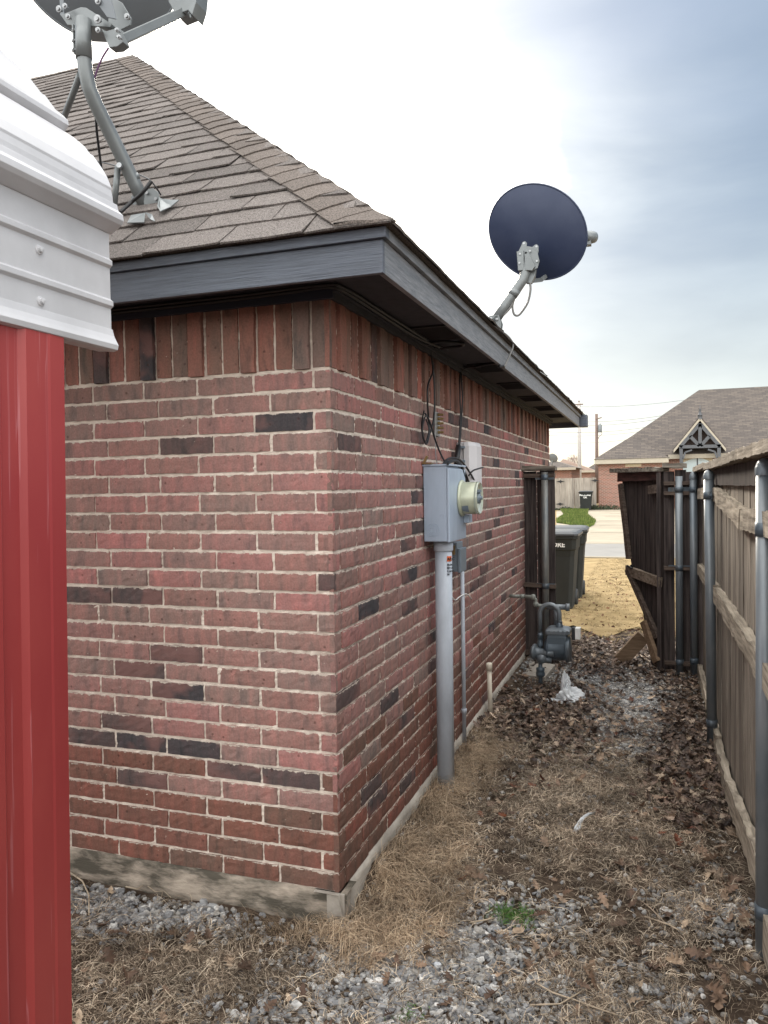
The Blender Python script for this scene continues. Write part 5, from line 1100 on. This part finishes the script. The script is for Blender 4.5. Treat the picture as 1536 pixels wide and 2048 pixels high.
m_stone = bpy.data.materials.new('crushed_stone'); m_stone.use_nodes = True; t = m_stone.node_tree; K = t.links.new; bs = t.nodes['Principled BSDF']; bs.inputs['Roughness'].default_value = .85
g = N(t, 'ShaderNodeNewGeometry'); cr = ramp(t, [(0, (.12, .123, .128)), (.3, (.23, .233, .24)), (.55, (.33, .333, .335)), (.72, (.26, .24, .21)), (.9, (.47, .47, .46)), (1, (.68, .66, .63))]); K(g.outputs['Random Per Island'], cr.inputs['Fac'])
nz = N(t, 'ShaderNodeTexNoise', ins={'Scale': 90.0, 'Detail': 4.0}); tcn = N(t, 'ShaderNodeTexCoord'); K(tcn.outputs['Object'], nz.inputs['Vector']); fr3 = ramp(t, [(.3, .7), (.7, 1.2)]); K(nz.outputs['Fac'], fr3.inputs['Fac'])
mu = N(t, 'ShaderNodeMix', data_type='RGBA', blend_type='MULTIPLY'); mu.inputs['Factor'].default_value = 1; K(cr.outputs[0], mu.inputs['A']); K(fr3.outputs[0], mu.inputs['B']); K(mu.outputs['Result'], bs.inputs['Base Color'])
bp = N(t, 'ShaderNodeBump', ins={'Strength': .4, 'Distance': .002}); K(nz.outputs['Fac'], bp.inputs['Height']); K(bp.outputs[0], bs.inputs['Normal'])
stones(24000, 'gravel', lambda x, y: (blob(x, y, GR) ** 1.2 * pat(x * 1.7, y * 1.7) + .03) , .0055, .0115, (-1.3, 5.2), m_stone)
# blades of matted dead grass
def blades(n, name, wf, ln, ylim, m, label, lift=.5, width=.0011, xl_=(-1.5, 1.5), big=1.0, per=14):
    nt_ = max(1, n // per); cpt = scatter(nt_, *xl_, *ylim, wf); ci = rng.integers(0, nt_, n); p = cpt[ci] + rng.normal(0, .022 * big, (n, 2)); ca = rng.uniform(0, 6.28, nt_)
    a = ca[ci] + rng.normal(0, .9, n); l = rng.uniform(*ln, n) * np.where(rng.random(n) < .1, 1.5, 1); up = np.abs(rng.normal(0, lift, n)) + .06; cur = rng.normal(0, .8, n); seg = 4
    V = np.zeros((n, (seg + 1) * 2, 3)); x = p[:, 0].copy(); y = p[:, 1].copy(); z = gz(x, y) + rng.uniform(0, .022, n) * big
    el = np.clip(up, 0, 1.4)
    for k_ in range(seg + 1):
        w_ = width * big * (1 - .75 * k_ / seg); px_, py_ = -np.sin(a), np.cos(a)
        V[:, 2 * k_] = np.stack([x - px_ * w_, y - py_ * w_, z], -1); V[:, 2 * k_ + 1] = np.stack([x + px_ * w_, y + py_ * w_, z + w_ * .5], -1)
        st = l / seg; x += np.cos(a) * np.cos(el) * st; y += np.sin(a) * np.cos(el) * st; z = np.maximum(z + np.sin(el) * st, gz(x, y) + .002); a += cur * .35; el -= .42 * (up + .2)
    wallhit = (V[..., 0].min(1) < .012) & (V[..., 1].max(1) > -.012); V = V[~wallhit]; n2_ = len(V)
    T = np.array([(2 * i, 2 * i + 2, 2 * i + 3, 2 * i + 1) for i in range(seg)]); Q = (T[None] + 2 * (seg + 1) * np.arange(n2_)[:, None, None]).reshape(-1, 4)
    return tag(fastmesh(name, V.reshape(-1, 3), Q, m), label, 'grass', kind='stuff')
def leafmat(name, stops, rough=.8, tr=0.0):
    m = bpy.data.materials.new(name); m.use_nodes = True; t = m.node_tree; K = t.links.new; bs = t.nodes['Principled BSDF']; bs.inputs['Roughness'].default_value = rough; bs.inputs['Specular IOR Level'].default_value = .3
    g = N(t, 'ShaderNodeNewGeometry'); cr = ramp(t, stops); K(g.outputs['Random Per Island'], cr.inputs['Fac'])
    pz = N(t, 'ShaderNodeTexNoise', ins={'Scale': 4.5, 'Detail': 3.0}); tcp = N(t, 'ShaderNodeTexCoord'); K(tcp.outputs['Object'], pz.inputs['Vector']); pr_ = ramp(t, [(.36, .62), (.64, 1.3)]); K(pz.outputs['Fac'], pr_.inputs['Fac'])
    pu = N(t, 'ShaderNodeMix', data_type='RGBA', blend_type='MULTIPLY'); pu.inputs['Factor'].default_value = 1; K(cr.outputs[0], pu.inputs['A']); K(pr_.outputs[0], pu.inputs['B'])
    nz = N(t, 'ShaderNodeTexNoise', ins={'Scale': 60.0, 'Detail': 3.0}); tcn = N(t, 'ShaderNodeTexCoord'); K(tcn.outputs['Object'], nz.inputs['Vector']); f3 = ramp(t, [(.3, .7), (.7, 1.25)]); K(nz.outputs['Fac'], f3.inputs['Fac'])
    mu = N(t, 'ShaderNodeMix', data_type='RGBA', blend_type='MULTIPLY'); mu.inputs['Factor'].default_value = 1; K(pu.outputs['Result'], mu.inputs['A']); K(f3.outputs[0], mu.inputs['B']); K(mu.outputs['Result'], bs.inputs['Base Color']); return m
m_straw = leafmat('dead_grass', [(0, (.055, .038, .028)), (.35, (.16, .12, .086)), (.7, (.35, .275, .20)), (1, (.72, .61, .47))])
m_straw2 = leafmat('golden_dead_grass', [(0, (.13, .088, .056)), (.4, (.28, .20, .13)), (1, (.56, .44, .31))])
blades(70000, 'dead_grass', lambda x, y: blob(x, y, GS[2:]) * pat(x, y) + .10, (.025, .085), (-1.3, 3.2), m_straw, 'matted brown dead grass covering the alley ground', .42, .0012, per=22)
blades(11000, 'dead_grass', lambda x, y: blob(x, y, [(.09, 1.1, .11, 1.0, 1.2), (.03, -.05, .16, .10, 1.2), (.20, .25, .15, .45, 1.0), (.14, 1.85, .08, .35, .9), (-.1, -.10, .25, .05, .7)]), (.06, .17), (-.25, 2.4), m_straw2, 'long golden dead grass heaped along house foundation', .75, .0010, per=42)
blades(9000, 'dead_grass', lambda x, y: .5 + 0 * x, (.03, .08), (2.4, 6.2), m_straw, 'sparse dead grass between leaves near the gate', .25)
blades(42000, 'lawn_grass', lambda x, y: (.5 + .5 * np.clip((y - 5.6), 0, 1)) * (y > 5.6 + .25 * np.sin(x * 5)) + 0, (.03, .07), (5.6, 15), leafmat('lawn_straw', [(0, (.19, .13, .06)), (.5, (.32, .235, .12)), (1, (.50, .38, .20))]), 'short dry yellow lawn grass beyond the gate', .7, .0022, (-.6, 3.5), 1.3)
gl = leafmat('turf_blade', [(0, (.05, .085, .015)), (.6, (.11, .16, .03)), (1, (.24, .24, .08))])
def turf(n):
    x = rng.uniform(-5, -.8, n); y = rng.uniform(24, 50, n); ok = [abs(0) == 0] * n
    P = np.stack([x, y], -1); poly = [(q[0], q[1]) for q in (D(1119, 1017), D(1181, 1017.5), D(1176, 1022), D(1175, 1030), D(1191, 1043), D(1188, 1050), D(1176, 1056), D(1160, 1054), D(1135, 1049), D(1113, 1046), D(1113, 1040), D(1128, 1030))]
    ins = np.zeros(n, bool); j = len(poly) - 1
    for i in range(len(poly)):
        (xi, yi), (xj, yj) = poly[i], poly[j]; c = ((yi > y) != (yj > y)) & (x < (xj - xi) * (y - yi) / (yj - yi + 1e-9) + xi); ins ^= c; j = i
    P = P[ins]; n = len(P); h = rng.uniform(.05, .14, n); w_ = .02; a = rng.uniform(0, 3.14, n); V = np.zeros((n, 3, 3))
    V[:, 0] = np.stack([P[:, 0] - w_ * np.cos(a), P[:, 1] - w_ * np.sin(a), np.full(n, .04)], -1); V[:, 1] = np.stack([P[:, 0] + w_ * np.cos(a), P[:, 1] + w_ * np.sin(a), np.full(n, .04)], -1); V[:, 2] = np.stack([P[:, 0] + rng.normal(0, .03, n), P[:, 1], .04 + h], -1)
    tag(fastmesh('turf_grass', V.reshape(-1, 3), np.arange(3 * n).reshape(-1, 3), gl), 'short bright green turf on the lawn across the road', 'grass', kind='stuff')
turf(60000)
m_gg = leafmat('green_blade', [(0, (.04, .10, .02)), (1, (.10, .22, .04))])
def tuft(label, c, r_, n, ln):
    o = blades(n, 'grass_tuft', lambda x, y: blob(x, y, [(c[0], c[1], r_, r_ * .7, 2)]), ln, (c[1] - .12, c[1] + .12), m_gg, label, .7, .0013, (c[0] - .12, c[0] + .12)); o['category'] = 'grass tuft'; del o['kind']
tuft('small bright green grass tuft in the gravel', (.615, .245), .05, 420, (.02, .05)); tuft('tiny green sprout at the bottom of the picture in gravel', az(808, 2036, 0)[:2], .012, 60, (.01, .03))
# oak leaves
oc = np.array([(0, 0), (.05, .08), (.22, .12), (.10, .24), (.34, .36), (.12, .42), (.30, .60), (.12, .62), (.16, .80), (0, 1.0), (-.16, .80), (-.12, .62), (-.30, .60), (-.12, .42), (-.34, .36), (-.10, .24), (-.22, .12), (-.05, .08)])
def leaves(n, wf, ylim, size, m, label, lift=.012, name='fallen_leaves'):
    p = scatter(n, -1.45, 1.5, *ylim, wf); nb_ = len(oc); s = rng.uniform(*size, n); L2 = np.concatenate([oc, [(0, .12), (0, .38), (0, .66)]]); V = np.zeros((n, len(L2), 3)); V[..., 0] = L2[:, 0] * 1.15; V[..., 1] = L2[:, 1] - .5
    V[..., 0] *= rng.uniform(.7, 1.1, (n, 1)); cu = rng.uniform(-.2, 1.1, (n, 1)); cv = rng.uniform(-.3, .8, (n, 1)); tw = rng.normal(0, .5, (n, 1)); V[..., 2] = cu * V[..., 0] ** 2 * 2.2 + cv * V[..., 1] ** 2 * .9 + tw * V[..., 0] * V[..., 1] + rng.normal(0, .02, (n, len(L2)))
    V *= s[:, None, None]; a = rng.uniform(0, 6.28, n)[:, None]; b_ = rng.normal(0, .38, n)[:, None]; c_ = rng.normal(0, .3, n)[:, None]
    x, y, z = V[..., 0], V[..., 1], V[..., 2]; y, z = y * np.cos(b_) - z * np.sin(b_), y * np.sin(b_) + z * np.cos(b_); x, z = x * np.cos(c_) + z * np.sin(c_), -x * np.sin(c_) + z * np.cos(c_); x, y = x * np.cos(a) - y * np.sin(a), x * np.sin(a) + y * np.cos(a)
    z = z - z.min(1, keepdims=True) * .8 + gz(p[:, 0], p[:, 1])[:, None] + rng.uniform(.002, lift, n)[:, None] + .006
    V = np.stack([x + p[:, 0, None], y + p[:, 1, None], z], -1); ok = ~((V[..., 0].min(1) < .01) & (V[..., 1].max(1) > -.01)) & (V[..., 0].max(1) < 1.50); V = V[ok]; n = len(V)
    A_, B2, C3 = nb_, nb_ + 1, nb_ + 2
    T = [(0, 1, A_), (1, 2, A_), (2, 3, A_), (3, B2, A_), (3, 4, B2), (4, 5, B2), (5, C3, B2), (5, 6, C3), (6, 7, C3), (7, 8, C3), (8, 9, C3), (9, 10, C3), (10, 11, C3), (11, 12, C3), (12, 13, C3), (13, B2, C3), (13, 14, B2), (14, 15, B2), (15, A_, B2), (15, 16, A_), (16, 17, A_), (17, 0, A_)]
    Q = (np.array(T)[None] + len(L2) * np.arange(n)[:, None, None]).reshape(-1, 3)
    return tag(fastmesh(name, V.reshape(-1, 3), Q, m), label, 'leaves', kind='stuff')
m_leafd = leafmat('dark_wet_leaf', [(0, (.035, .023, .019)), (.5, (.105, .072, .056)), (.85, (.20, .14, .105)), (1, (.48, .38, .29))], .55)
m_leaft = leafmat('tan_leaf', [(0, (.075, .045, .032)), (.4, (.17, .11, .075)), (.8, (.28, .195, .135)), (1, (.46, .36, .26))], .6)
m_leafr = leafmat('rust_leaf', [(0, (.09, .032, .02)), (1, (.19, .07, .035))], .6)
leaves(4600, lambda x, y: blob(x, y, LF[:4] + [(.9, 4.9, .9, .9, .8)]) * (1 - .8 * blob(x, y, [(.95, 3.3, .26, .8, 1.1)])), (1.2, 6.0), (.035, .07), m_leafd, 'dark brown fallen oak leaves littering the back of the alley', .03)
leaves(760, lambda x, y: blob(x, y, LF + [(.9, -.1, .7, .7, .42), (-.35, -.5, .5, .25, .7)]) + .03, (-1.2, 5.5), (.04, .082), m_leaft, 'tan curled oak leaves scattered over dead grass', .02)
leaves(60, lambda x, y: blob(x, y, [(1.25, 1.6, .2, .5, 1), (.4, 1.35, .15, .3, .8), (.2, 2.9, .3, .4, .5)]) + .02, (-.3, 3.5), (.04, .07), m_leafr, 'rust red oak leaves among the brown ones', .02)
leaves(260, lambda x, y: (y > 5.5) * 1.0, (5.5, 12), (.04, .07), m_leafr, 'rust brown leaves blown over the dry lawn', .02)
# twigs and a few big pale stones
m_twig = mat('pale_twig', (.42, .34, .25), .8, var=.2, scale=20)
for lab, pts, r_ in (('long forked pale twig at the bottom edge in gravel', [(1070, 1965), (1105, 1985), (1150, 2000), (1190, 2015), (1250, 2035)], .003),
                     ('pale straight twig crossing the long one in gravel', [(1060, 2010), (1120, 2008), (1168, 1980)], .0028),
                     ('pale stalk on the gravel by the nearest fence post', [(1290, 1833), (1340, 1850), (1378, 1872)], .003),
                     ('short stalk above the gravel patch by nearest fence post', [(1280, 1800), (1300, 1815), (1330, 1845)], .0022),
                     ('broken pale twig left of the tuft', [(940, 1845), (970, 1840), (990, 1836)], .003),
                     ('curved yellow stem over the gravel by the red carport sheet', [(140, 1745), (165, 1762), (178, 1790), (178, 1830)], .0035),
                     ('looping pale stem lying against the foundation', [(252, 1773), (275, 1778), (290, 1768), (310, 1783), (328, 1782), (342, 1795)], .0025),
                     ('thin dry stem in the foreground grass', [(312, 1955), (335, 1985), (360, 2010)], .0018)):
    P = [az(px, py, .015 + .012 * (i % 2)) for i, (px, py) in enumerate(pts)]; k = MB(); k.tube(P, [r_ * (1 - .1 * i) for i in range(len(P))], 6); tag(k.build('twig', m_twig), lab, 'twig')
def rock(lab, px, py, s, seed):
    r_ = np.random.default_rng(seed); c = az(px, py, .01); k = MB(); k.ball(c, s, 9, 6, sq=(1.2, .9, .7)); k.v = [tuple(np.array(v) + r_.normal(0, s * .09, 3)) for v in k.v]; k.sm = [False] * len(k.sm); tag(k.build('stone', m_rock), lab, 'stone')
m_rock = mat('pale_rock', (.55, .58, .62), .8, var=.15, scale=30, bump=.5)
rock('largest pale bluish stone in the foreground gravel', 813, 1900, .021, 1); rock('white round stone just left of the green tuft row', 860, 1838, .012, 2); rock('small white stone beside the grass clump near corner', 808, 1853, .010, 3); rock('pale stone below the largest one', 875, 1930, .012, 4)
